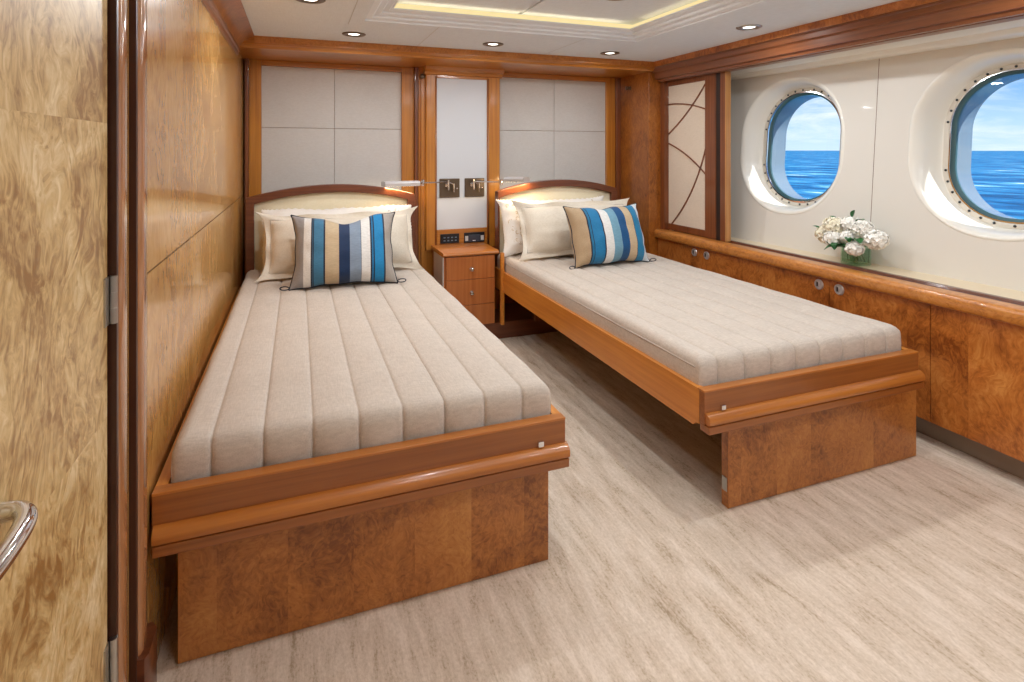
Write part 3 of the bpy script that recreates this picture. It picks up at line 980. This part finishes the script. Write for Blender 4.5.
bed(-0.328, 0.772, -0.284, 0.742, -0.300, 0.735, 'wooden twin bed beside the glossy wall, nearest the door', 0)
bed(1.300, 2.378, 1.455, 2.455, 1.325, 2.300, 'wooden twin bed next to the low cabinets below the portholes', 1)


def mattress(x0, x1, seam0, label, seed):
    rnd = random.Random(seed)
    y0, y1, top, bot, r = 1.622, 3.765, 0.566, 0.426, 0.030
    seams = [seam0 + 0.1225 * k for k in range(9)]
    seams = [s for s in seams if s < x1 - 0.02]
    def fold(t, half):
        """flat coordinate -> (position, drop) round a softly rounded edge"""
        a_ = abs(t); s = 1 if t >= 0 else -1
        f = half - r
        if a_ <= f: return t, 0.0
        arc = r * PI / 2
        if a_ <= f + arc:
            th = (a_ - f) / r
            return s * (f + r * math.sin(th)), r * (1 - math.cos(th))
        return s * half, r + (a_ - f - arc)
    hx = (x1 - x0) / 2; cx = (x0 + x1) / 2
    drop = top - bot
    ext = (hx - r) + r * PI / 2 + (drop - r)
    exy = (y1 - y0 - r) + r * PI / 2 + (drop - r)
    us = [-ext + 2 * ext * k / 150 for k in range(151)] + [s_ - cx + d_ for s_ in seams for d_ in (-0.012, -0.006, -0.003, 0.0, 0.003, 0.006, 0.012)]
    us = sorted(u_ for u_ in us if -ext <= u_ <= ext)
    vs_ = [exy * k / 130 for k in range(131)]
    bm = bmesh.new(); G = []
    for v_ in vs_:
        row = []
        # v_ measured from the head towards the foot
        f = (y1 - y0) - r
        if v_ <= f: yy, dy = y1 - v_, 0.0
        elif v_ <= f + r * PI / 2:
            th = (v_ - f) / r
            yy, dy = y1 - (f + r * math.sin(th)), r * (1 - math.cos(th))
        else:
            yy, dy = y0, r + (v_ - f - r * PI / 2)
        for u in us:
            xx, dx = fold(u, hx)
            X = cx + xx
            # wrinkle and quilting depth
            dq = min(abs((cx + u) - s) for s in seams)
            puff = 0.0055 * (1 - math.exp(-(dq / 0.0035))) + 0.006 * (1 - (1 - min(dq, 0.061) / 0.061) ** 2) - 0.008
            nn = noise.noise(Vector((X * 3, yy * 5, seed))) * 0.0035 + noise.noise(Vector((X * 14, yy * 4, seed + dy * 20))) * 0.0022
            sidefade = max(0.0, 1 - dx / 0.03)
            z = top - math.hypot(dx, dy) * 1.0 if (dx > 0 and dy > 0) else top - dx - dy
            if dx > 0 and dy > 0: z = top - max(dx, dy) - 0.15 * min(dx, dy)
            z = max(z, bot - 0.002)
            Y = yy
            if dy <= r: z += (puff + nn) * sidefade
            if dy > r * 0.3: Y -= (puff * 1.2 + nn + 0.004 * math.sin(min(1, dy / drop) * PI)) * sidefade
            if dx > r * 0.3: X += math.copysign(1, u) * (nn + 0.004 * math.sin(min(1, dx / drop) * PI))
            row.append(bm.verts.new((X, Y, z)))
        G.append(row)
    for a_, b2 in zip(G, G[1:]):
        for k in range(len(a_) - 1):
            bm.faces.new((a_[k], a_[k + 1], b2[k + 1], b2[k]))
    e = thing('mattress', label, 'mattress', (cx, 1.7, bot))
    obj('quilted_cover', bm, M['quilt'], e, True)
    box('mattress_core', M['quilt_side'], x0 + 0.03, x1 - 0.03, y0 + 0.03, y1, bot, top - 0.03, 0.01, e)
    # seam cord along the long edge
    for s in (-1, 1):
        bm = bmesh.new()
        pts = []
        for k in range(60):
            yy = y0 + 0.02 + (y1 - y0 - 0.03) * k / 59
            pts.append((cx + s * (hx + 0.003), yy, top - 0.036 + 0.0015 * noise.noise(Vector((yy * 4, seed, s)))))
        bm_tube(bm, pts, 0.0028, 6)
        obj('piping', bm, M['quilt_side'], e, True)
    return e


mattress(-0.292, 0.742, -0.208, 'mattress in an oatmeal quilted cover on the bed beside the glossy wall', 3)
mattress(1.322, 2.345, 1.402, 'mattress in an oatmeal quilted cover on the bed below the portholes', 11)


# ------------------------------------------------------------------ PILLOWS
def pillow(name, label, cat, group, w, h, t, pos, lean, yaw, mat, flange=0.0, scallop=0.0, chop=0.0, seed=0, piping=None, sag=0.0, roll=0.0, tassel=False, emb=None, ear=0.06, flat_base=0.0):
    """pos: middle of the bottom edge; lean: backwards tilt; local X across, Z up, front is -Y"""
    e = thing(name, label, cat, pos, group)
    R = Matrix.Rotation(yaw, 4, 'Z') @ Matrix.Rotation(roll, 4, 'Y') @ Matrix.Rotation(-lean, 4, 'X')
    n = 56
    def shape(u, v):
        """u, v in -1..1 -> outline x, z with drawn-out corners"""
        x = u * w / 2 * (1 - ear * (1 - v ** 4) * (abs(u) ** 3))
        z = v * h / 2 * (1 - ear * (1 - u ** 4) * (abs(v) ** 3))
        if v > 0:
            z -= chop * v * math.exp(-(u / 0.35) ** 2)
        z -= sag * (v > 0) * v * (1 - u * u)
        x += 0.010 * noise.noise(Vector((u * 2, v * 2, seed))) * abs(u)
        z += 0.012 * noise.noise(Vector((u * 2.3, v * 2, seed + 5))) * abs(v)
        return x, z
    def thick(u, v):
        a_ = max(0.0, 1 - abs(u) ** 2.6); b2 = max(0.0, 1 - abs(v) ** 2.6)
        return t / 2 * (a_ ** 0.55) * (b2 ** 0.55)
    fu = flange / (w / 2); fv = flange / (h / 2)
    bm = bmesh.new()
    grids = []
    for side in (-1, 1):
        G = []
        for j in range(n + 1):
            row = []
            for i in range(n + 1):
                # cluster samples towards the rim
                uu = math.sin((i / n * 2 - 1) * PI / 2); vv = math.sin((j / n * 2 - 1) * PI / 2)
                x, z = shape(uu, vv)
                us_ = max(-1, min(1, uu / (1 - fu))) if fu else uu
                vs2 = max(-1, min(1, vv / (1 - fv))) if fv else vv
                th = thick(us_, vs2) + 0.0025
                wr = 0.006 * noise.noise(Vector((uu * 3.2, vv * 3.2, seed + side * 9))) + 0.006 * noise.noise(Vector((uu * 9, vv * 4, seed + 3))) * (abs(uu) ** 2)
                fl = 0.0
                if fu and (abs(uu) > 1 - fu or abs(vv) > 1 - fv):
                    fl = 0.010 * math.sin((uu * 9 + vv * 7) + seed)
                y = side * th + wr * (1 if th > 0.004 else 0) + fl
                if scallop and (j == n or i == 0 or i == n or j == 0):
                    ss_ = abs(math.sin((i + j) * PI * 0.5)) * scallop
                    if j == n: z += ss_
                    if i == 0: x -= ss_
                    if i == n: x += ss_
                q = Vector((x, y, z + h / 2))
                if flat_base and q.z < 0.0: q.z = 0.0
                row.append(bm.verts.new(q))
            G.append(row)
        grids.append(G)
        for j in range(n):
            for i in range(n):
                bm.faces.new((G[j][i], G[j][i + 1], G[j + 1][i + 1], G[j + 1][i]))
    A, B = grids
    for i in range(n):
        bm.faces.new((A[0][i], A[0][i + 1], B[0][i + 1], B[0][i])); bm.faces.new((A[n][i], A[n][i + 1], B[n][i + 1], B[n][i]))
        bm.faces.new((A[i][0], A[i + 1][0], B[i + 1][0], B[i][0])); bm.faces.new((A[i][n], A[i + 1][n], B[i + 1][n], B[i][n]))
    def put(nm, bm_, mt):
        o_ = obj(nm, bm_, mt, None, True)
        o_.parent = e
        o_.location = (0, 0, 0)
        o_.rotation_euler = R.to_euler()
        return o_
    rim = [A[0][i].co.copy() for i in range(n + 1)] + [A[i][n].co.copy() for i in range(n + 1)] + [A[n][n - i].co.copy() for i in range(n + 1)] + [A[n - i][0].co.copy() for i in range(n + 1)]
    # stitched lines for a flange
    put('casing' if not piping else 'cushion_cover', bm, mat)
    if piping:
        bm = bmesh.new(); bm_tube(bm, rim + [rim[0]], 0.0042, 7)
        put('piping', bm, piping)
    if fu:
        bm = bmesh.new(); L = []
        k = 40
        for (a0, a1) in (((-1, -1), (1, -1)), ((1, -1), (1, 1)), ((1, 1), (-1, 1)), ((-1, 1), (-1, -1))):
            for i in range(k):
                s_ = i / k
                uu = (a0[0] + (a1[0] - a0[0]) * s_) * (1 - fu); vv = (a0[1] + (a1[1] - a0[1]) * s_) * (1 - fv)
                x, z = shape(uu, vv)
                L.append(Vector((x, -0.0045 + 0.010 * math.sin((uu * 9 + vv * 7) + seed), z + h / 2)))
        bm_tube(bm, L + [L[0]], 0.0022, 5)
        put('hem_stitch', bm, M['quilt_side'])
    if tassel:
        for s_ in (-1, 1):
            x, z = shape(s_, -1)
            c = Vector((x, 0, z + h / 2))
            bm = bmesh.new()
            pts = [c + Vector((s_ * (0.020 - 0.022 * math.cos(a_)) , -0.010 - 0.010 * math.sin(a_ * 0.5), 0.009 + 0.009 * math.sin(a_))) for a_ in [2 * PI * q / 18 for q in range(19)]]
            bm_tube(bm, pts, 0.0028, 6)
            put('corner_loop', bm, piping)
    if emb:
        # raised stitched scrolls near the short ends
        rnd = random.Random(seed)
        bm = bmesh.new()
        for q in range(30):
            s_ = -1 if q % 2 else 1
            uu = s_ * rnd.uniform(0.66, 0.90); vv = rnd.uniform(-0.75, 0.85)
            x, z = shape(uu, vv)
            y = -thick(uu, vv) - 0.003
            rr = rnd.uniform(0.006, 0.013); ph = rnd.uniform(0, 6)
            pts = [Vector((x + rr * math.cos(ph + a_ * 0.42) * (0.4 + a_ / 12), y - 0.001, z + h / 2 + rr * math.sin(ph + a_ * 0.42) * (0.4 + a_ / 12))) for a_ in range(13)]
            bm_tube(bm, pts, 0.0016, 5)
        put('embroidery', bm, emb)['kind'] = 'stuff'
    return e


stitch = plain('grey blue stitching', rgb(168, 172, 176), 0.8)
stitch2 = plain('tan stitching', rgb(196, 170, 122), 0.8)
ZT_ = 0.568
pillow('bed_pillow', 'white pillow with scalloped edge against the headboard beside the glossy wall, behind the linen one', 'pillow', 'white scalloped pillows',
       0.90, 0.385, 0.15, (0.245, 3.60, ZT_ + 0.0), math.radians(17), 0, M['cotton'], 0, 0.007, seed=2, emb=stitch, ear=0.03)
pillow('pillow_sham', 'beige linen pillow with flat border on the bed beside the glossy wall', 'pillow', 'beige linen pillows',
       0.96, 0.41, 0.20, (0.25, 3.41, ZT_ + 0.0), math.radians(26), math.radians(2), M['linen'], 0.05, 0, seed=7, ear=0.13)
pillow('bed_pillow', 'white pillow with scalloped edge against the headboard below the portholes, behind the linen one', 'pillow', 'white scalloped pillows',
       0.86, 0.40, 0.16, (1.735, 3.63, ZT_ + 0.0), math.radians(18), 0, M['cotton'], 0, 0.007, seed=4, emb=stitch2, ear=0.08)
pillow('pillow_sham', 'beige linen pillow with flat border on the bed below the portholes', 'pillow', 'beige linen pillows',
       0.92, 0.42, 0.20, (1.81, 3.42, ZT_ + 0.0), math.radians(24), math.radians(-3), M['linen'], 0.05, 0, seed=12, ear=0.11)
navy, cream, tan = rgb(28, 36, 54), rgb(226, 224, 220), rgb(196, 174, 142)
st1 = [(0, rgb(150, 146, 146)), (0.10, cream), (0.17, navy), (0.182, rgb(58, 96, 122)), (0.19, navy), (0.197, rgb(62, 118, 152)), (0.292, navy), (0.308, tan), (0.44, rgb(20, 46, 84)),
       (0.545, rgb(132, 148, 168)), (0.655, navy), (0.660, cream), (0.75, navy), (0.765, rgb(20, 110, 160)), (0.780, navy), (0.790, rgb(20, 128, 184)), (0.885, navy), (0.90, rgb(168, 160, 152))]
st2 = [(0, rgb(178, 152, 120)), (0.15, navy), (0.166, rgb(24, 108, 150)), (0.19, navy), (0.197, rgb(24, 116, 166)), (0.325, navy), (0.34, cream), (0.45, rgb(112, 156, 178)),
       (0.565, rgb(20, 78, 128)), (0.675, tan), (0.79, navy), (0.80, rgb(24, 124, 170)), (0.92, rgb(216, 224, 230))]
pillow('striped_cushion', 'cushion striped in blue, tan, navy and cream on the bed beside the glossy wall', 'cushion', 'striped cushions',
       0.56, 0.41, 0.23, (0.235, 3.14, ZT_ - 0.002), math.radians(24), math.radians(-3), stripes('stripes blue tan', st1, 0.262), chop=0.05, seed=21, piping=M['cord'], tassel=True, ear=0.10)
pillow('striped_cushion', 'cushion striped in tan, turquoise and pale blue on the bed below the portholes', 'cushion', 'striped cushions',
       0.56, 0.40, 0.23, (1.875, 3.13, ZT_ - 0.002), math.radians(22), math.radians(2), stripes('stripes turquoise', st2, 0.262), chop=0.018, seed=33, piping=M['cord'], tassel=True, ear=0.09)

# ------------------------------------------------------------------ NIGHTSTAND
ns = thing('nightstand', 'small wooden nightstand with three drawers between the beds', 'nightstand', (1.09, 3.65, 0.1))
box('body', M['stand'], 0.905, 1.262, 3.668, 4.0, 0.112, 0.588, 0.002, ns)
bm = bmesh.new()
bm_prism(bm, [(4.0, 0.588), (3.648, 0.588), (3.640, 0.592), (3.636, 0.601), (3.640, 0.611), (3.650, 0.616), (4.0, 0.616)], 0, 0.896, 1.285)
smooth_angle(obj('top', bm, M['rail'], ns))
for k, (z0, z1) in enumerate(((0.430, 0.584), (0.258, 0.427), (0.116, 0.255))):
    d = box('drawer', M['stand'], 0.920, 1.258, 3.650, 3.668, z0, z1, 0.0015, ns)
    zc = (0.497, 0.338, 0.185)[k]
    bm = bmesh.new()
    bm_lathe(bm, [(0, -0.024), (0.010, -0.023), (0.014, -0.018), (0.013, -0.012), (0.006, -0.008), (0.006, -0.002), (0.014, 0.0), (0.014, 0.002)], (1.094, 3.650, zc), (0, 1, 0), 20)
    kn = obj('knob', bm, M['chrome'], d, True)
    kn.location = (0, 0, 0)
box('side_plate', M['satin'], 0.898, 0.906, 3.665, 3.93, 0.33, 0.585, 0.001, ns)

# ------------------------------------------------------------------ SWITCHES AND READING LAMPS
sp = thing('switch_panel', 'black switch panel with rows of small buttons above the nightstand', 'switch', (1.03, 4.0, 0.655))
box('plate', M['black'], 0.962, 1.102, 3.992, 4.0, 0.622, 0.690, 0.002, sp)
bm = bmesh.new()
for i in range(4):
    for j in range(2):
        bm_box(bm, 0.985 + i * 0.028, 0.999 + i * 0.028, 3.9905, 3.993, 0.638 + j * 0.022, 0.646 + j * 0.022)
obj('button', bm, plain('button mark', rgb(110, 130, 150), 0.4), sp)['kind'] = 'stuff'
op = thing('power_outlet', 'dark power outlet with pale sides above the nightstand', 'outlet', (1.22, 4.0, 0.655))
box('plate', M['black'], 1.140, 1.298, 3.993, 4.0, 0.618, 0.692, 0.002, op)
box('socket', plain('slate socket', rgb(62, 66, 78), 0.3), 1.172, 1.262, 3.988, 3.994, 0.624, 0.676, 0.003, op)
for xk_ in (1.147, 1.267):
    box('pale_key', M['pale'], xk_, xk_ + 0.023, 3.990, 3.994, 0.632, 0.668, 0.001, op)
box('slot', M['white'], 1.203, 1.226, 3.9865, 3.989, 0.630, 0.636, 0, op)


def reading_lamp(px, label, elbow, head0, head1):
    """plate on the linen panel, double-jointed arm, flat bar-shaped head"""
    l = thing('reading_lamp', label, 'lamp', (px, 4.0, 1.02), 'swing-arm reading lamps')
    box('wall_plate', M['bronze'], px - 0.075, px + 0.075, 3.996, 4.008, 0.955, 1.092, 0.003, l)
    bm = bmesh.new()
    s = 1 if elbow[0] > px else -1
    xk = px - 0.02 * 1
    bm_lathe(bm, [(0.018, 0.0), (0.018, -0.012), (0.008, -0.015), (0.008, -0.045), (0, -0.046)], (xk, 3.998, 1.045), (0, 1, 0), 16)
    bm_lathe(bm, [(0, -0.035), (0.008, -0.035), (0.008, 0.04), (0, 0.04)], (xk, 3.955, 1.045), seg=12)
    bm_lathe(bm, [(0, -0.03), (0.007, -0.03), (0.007, 0.032), (0, 0.032)], (xk + 0.042, 3.962, 1.025), seg=12)
    bm_tube(bm, [(xk, 3.955, 1.068), (xk + 0.042, 3.962, 1.05)], 0.005, 8)
    bm_lathe(bm, [(0.006, 0), (0.006, -0.006), (0, -0.007)], (px + 0.055, 3.998, 1.02), (0, 1, 0), 10)
    smooth_angle(obj('bracket', bm, M['chrome'], l))
    bm = bmesh.new()
    bm_tube(bm, [(xk, 3.955, 1.070), elbow], 0.0042, 10)
    bm_lathe(bm, [(0, -0.022), (0.010, -0.022), (0.011, -0.018), (0.011, 0.018), (0.010, 0.022), (0, 0.022)], elbow, seg=16)
    bm_tube(bm, [elbow, head0], 0.006, 10)
    smooth_angle(obj('arm', bm, M['chrome'], l))
    a_, b2 = Vector(head0), Vector(head1)
    d = (b2 - a_).normalized()
    sd = Vector((-d.y, d.x, 0)).normalized()
    bm = bmesh.new()
    prof = [(-0.038, -0.014), (-0.040, 0.006), (-0.028, 0.020), (0.028, 0.020), (0.040, 0.006), (0.038, -0.014)]
    V0 = [bm.verts.new(a_ + sd * q[0] + Vector((0, 0, q[1]))) for q in prof]
    V1 = [bm.verts.new(b2 + sd * q[0] + Vector((0, 0, q[1]))) for q in prof]
    for k in range(6):
        bm.faces.new((V0[k], V0[(k + 1) % 6], V1[(k + 1) % 6], V1[k]))
    bm.faces.new(V0); bm.faces.new(V1)
    smooth_angle(obj('lamp_head', bm, M['satin'], l))
    bm = bmesh.new()
    V = [bm.verts.new(q + Vector((0, 0, -0.0150))) for q in (a_ + d * 0.02 + sd * 0.024, b2 - d * 0.02 + sd * 0.024, b2 - d * 0.02 - sd * 0.024, a_ + d * 0.02 - sd * 0.024)]
    W_ = [bm.verts.new(v_.co + Vector((0, 0, 0.003))) for v_ in V]
    bm.faces.new(V); bm.faces.new(W_)
    for k in range(4):
        bm.faces.new((V[k], V[(k + 1) % 4], W_[(k + 1) % 4], W_[k]))
    obj('lens', bm, M['lamp_led'], l)
    mid = (a_ + b2) / 2
    lamp('reading_lamp_light', 'AREA', (mid.x, mid.y, mid.z - 0.018), 1.5, (1, 0.74, 0.42), (0, 0.25, -1), shape='RECTANGLE', size=0.2, size_y=0.04)
    return l


reading_lamp(1.032, 'chrome swing-arm reading lamp reaching over the headboard beside the glossy wall', (0.80, 3.83, 1.075), (0.76, 3.80, 1.073), (0.52, 3.745, 1.075))
reading_lamp(1.222, 'chrome swing-arm reading lamp reaching over the headboard below the portholes', (1.375, 3.84, 1.068), (1.41, 3.82, 1.085), (1.50, 3.66, 1.09))

# small knobs high on the frames
for (x, y, z, nm, ax) in ((0.835, 4.05, 1.83, 'small dark coat knob high beside the pilaster', (0, 1, 0)), (2.515, 3.93, 1.80, 'small dark coat knob high on the niche side panel', (1, 0, 0))):
    bm = bmesh.new()
    bm_lathe(bm, [(0.016, 0.0), (0.016, -0.004), (0.008, -0.008), (0.008, -0.02), (0.018, -0.026), (0.018, -0.036), (0, -0.04)], (x, y, z), ax, 18)
    tag(obj('coat_knob', bm, M['bronze'], None, True), nm, 'knob')

# ------------------------------------------------------------------ DOWNLIGHTS
dl_labels = ['recessed downlight over the headboard beside the glossy wall', 'recessed downlight over the nightstand', 'recessed downlight over the headboard below the portholes',
             'recessed downlight near the mahogany crown above the nearer porthole', 'recessed downlight above the bed beside the glossy wall, left of the tray', 'recessed downlight inside the ceiling tray']
for i in list(range(6)):
    x, y, z = DOWN[i]
    t_ = thing('downlight', dl_labels[i], 'downlight', (x, y, z), 'ceiling downlights')
    bm = bmesh.new()
    bm_lathe(bm, [(0.066, 0.001), (0.066, -0.003), (0.061, -0.006), (0.040, -0.006), (0.032, -0.002), (0.032, 0.001)], (x, y, z), seg=32)
    obj('trim_ring', bm, M['bronze'] if i != 3 else M['steel'], t_, True)
    bm = bmesh.new()
    bm_lathe(bm, [(0.0, -0.0035), (0.018, -0.0035), (0.031, -0.001), (0.031, 0.0)], (x, y, z), seg=24)
    obj('lens', bm, M['lens'], t_, True)

# ------------------------------------------------------------------ FLOWERS
VX, VY, VZ = 2.785, 2.165, 0.690
va = thing('glass_vase', 'short square glass vase on the cream sill', 'vase', (VX, VY, VZ))
bm = bmesh.new()
s = 0.058
def sq(r, z, n=28):
    P = []
    for k in range(n):
        a_ = 2 * PI * k / n
        c, s_ = math.cos(a_), math.sin(a_)
        q = (abs(c) ** 5 + abs(s_) ** 5) ** (-1 / 5)
        P.append((VX + r * q * c, VY + r * q * s_, z))
    return P
prev = None
first = None
for (r, z) in ((s * 0.95, VZ + 0.001), (s, VZ + 0.006), (s, VZ + 0.10), (s - 0.004, VZ + 0.10), (s - 0.004, VZ + 0.012)):
    cur = [bm.verts.new(q) for q in sq(r, z)]
    if prev:
        for k in range(28): bm.faces.new((prev[k], prev[(k + 1) % 28], cur[(k + 1) % 28], cur[k]))
    else: first = cur
    prev = cur
bm.faces.new(first); bm.faces.new(prev)
smooth_angle(obj('vase_body', bm, M['vase'], va))
bm = bmesh.new()
prev = None
for (r, z) in ((s - 0.006, VZ + 0.013), (s - 0.006, VZ + 0.085)):
    cur = [bm.verts.new(q) for q in sq(r, z)]
    if prev:
        for k in range(28): bm.faces.new((prev[k], prev[(k + 1) % 28], cur[(k + 1) % 28], cur[k]))
    else: bm.faces.new(cur)
    prev = cur
bm.faces.new(prev)
obj('water', bm, clear_glass('vase water', (0.88, 0.95, 0.90, 1)), va)


def leaf_bm(bm, base, direction, L, Wd, droop=0.3):
    d = Vector(direction).normalized()
    side = d.cross(Vector((0, 0, 1)))
    side = side.normalized() if side.length > 0.05 else Vector((0, 1, 0))
    up = side.cross(d)
    rows = []
    for k in range(9):
        s_ = k / 8
        w = Wd * math.sin(PI * min(1, s_ * 0.92 + 0.05)) ** 0.8
        c = Vector(base) + d * L * s_ - Vector((0, 0, 1)) * droop * L * s_ * s_
        rows.append([bm.verts.new(c + side * w * q + up * abs(q) * w * 0.35) for q in (-1, -0.5, 0, 0.5, 1)])
    for a_, b2 in zip(rows, rows[1:]):
        for k in range(4):
            bm.faces.new((a_[k], a_[k + 1], b2[k + 1], b2[k]))


def flower(centre, r, label, seed, mat, leaves):
    rnd = random.Random(seed)
    c = Vector(centre)
    f = thing('white_flower', label, 'flower', (c.x, c.y, c.z), 'white flowers in the glass vase')
    bm = bmesh.new()
    # mass of small ruffled petals over a ball
    n = 150
    for k in range(n):
        zz = 1 - 2 * (k + 0.5) / n
        ph = k * 2.39996
        nrm = Vector((math.sqrt(1 - zz * zz) * math.cos(ph), math.sqrt(1 - zz * zz) * math.sin(ph), zz))
        nrm = (nrm + Vector([rnd.uniform(-.15, .15) for _ in range(3)])).normalized()
        rr = r * rnd.uniform(0.84, 1.04)
        p_ = c + Vector((nrm.x * rr, nrm.y * rr, nrm.z * rr * 0.82))
        tq = nrm.to_track_quat('Z', 'Y')
        s0 = rnd.uniform(0, 6); sz = r * rnd.uniform(0.22, 0.32)
        ctr = bm.verts.new(p_ - nrm * sz * 0.35)
        ring = []
        for q in range(8):
            a_ = s0 + q * PI / 4
            rad = sz * (1.0 if q % 2 == 0 else 0.66)
            ring.append(bm.verts.new(p_ + tq @ Vector((rad * math.cos(a_), rad * math.sin(a_), sz * rnd.uniform(-0.1, 0.3)))))
        for q in range(8):
            bm.faces.new((ctr, ring[q], ring[(q + 1) % 8]))
    bmesh.ops.create_icosphere(bm, subdivisions=2, radius=r * 0.72, matrix=Matrix.Translation(c))
    obj('blossom', bm, mat, f, True)
    bm = bmesh.new()
    foot = Vector((VX + rnd.uniform(-.03, .03), VY + rnd.uniform(-.03, .03), VZ + 0.018))
    neck = Vector((VX + (c.x - VX) * 0.22, VY + (c.y - VY) * 0.22, VZ + 0.11))
    neck.x = max(VX - 0.045, min(VX + 0.045, neck.x)); neck.y = max(VY - 0.045, min(VY + 0.045, neck.y))
    pts = []
    for k in range(9):
        s_ = k / 8
        pts.append((foot * (1 - s_) ** 2) + neck * 2 * s_ * (1 - s_) + (c - Vector((0, 0, r * 0.3))) * s_ * s_)
    bm_tube(bm, pts, 0.003, 7)
    obj('stem', bm, M['stem'], f, True)
    if leaves:
        bm = bmesh.new()
        for (dx, dy, dz, L) in leaves:
            leaf_bm(bm, c + Vector((dx, dy, dz)).normalized() * r * 0.75, (dx, dy, dz), L, 0.017)
        lf = obj('leaf', bm, M['leaf'], f, True)
        lf['label'] = 'green leaves'
    return f


FL = [((2.765, 2.345, 0.835), 0.062, 'low white blossom at the end of the bouquet towards the far porthole', 1, 'petal_c', [(-0.3, 0.6, 0.5, 0.05)]),
      ((2.735, 2.275, 0.895), 0.058, 'high cream blossom near the far end of the bouquet', 2, 'petal_c', None),
      ((2.715, 2.255, 0.825), 0.056, 'white blossom low at the front of the bouquet, second from its far end', 3, 'petal', [(-0.6, -0.5, -0.3, 0.05)]),
      ((2.775, 2.195, 0.912), 0.055, 'white blossom at the top of the bouquet', 4, 'petal', [(0.0, -0.2, 1.0, 0.06), (-0.1, -0.9, 0.55, 0.06)]),
      ((2.700, 2.160, 0.850), 0.038, 'small white blossom in the middle front of the bouquet', 5, 'petal', [(-0.6, -0.6, 0.0, 0.055)]),
      ((2.745, 2.100, 0.900), 0.056, 'high white blossom towards the viewer end of the bouquet', 6, 'petal', None),
      ((2.690, 2.105, 0.795), 0.046, 'lowest white blossom hanging over the front of the vase', 7, 'petal', [(-0.5, 0.8, 0.2, 0.06)]),
      ((2.760, 2.035, 0.850), 0.062, 'white blossom at the viewer end of the bouquet', 8, 'petal', None),
      ((2.800, 2.300, 0.900), 0.045, 'white blossom tucked behind the high cream one', 9, 'petal', [(0.2, 0.8, 0.6, 0.06)])]
for c, r, lb, sd, mt, lv in FL:
    c = (VX + (c[0] - VX) * 0.94, VY + (c[1] - VY) * 0.92 - 0.008, VZ + (c[2] - VZ) * 0.95); r *= 0.94
    flower(c, r, lb, sd, M[mt], lv)
bm = bmesh.new()
for (bx, by, bz, dx, dy, dz, L) in ((2.70, 2.20, 0.80, -0.5, 0.5, -0.2, 0.07), (2.70, 2.17, 0.79, -0.7, 0.1, 0.3, 0.08), (2.71, 2.13, 0.82, -0.8, -0.3, 0.5, 0.09), (2.72, 2.21, 0.78, -0.5, 0.8, 0.1, 0.06), (2.73, 2.17, 0.77, -0.8, 0, 0.5, 0.09), (2.71, 2.10, 0.84, -0.6, -0.7, 0.1, 0.07)):
    leaf_bm(bm, (bx, by, bz), (dx, dy, dz), L, 0.022)
for k in range(6):
    bm_tube(bm, [(VX - 0.02 + 0.01 * k, VY + 0.03 - 0.012 * k, VZ + 0.018), (VX - 0.04 + 0.004 * k, VY + 0.02 - 0.01 * k, VZ + 0.09), (2.715, 2.13 + 0.014 * k, 0.80)], 0.003, 6)
tag(obj('leafy_sprig', bm, M['leaf'], None, True), 'dark green leafy sprigs showing between the white blossoms', 'foliage')
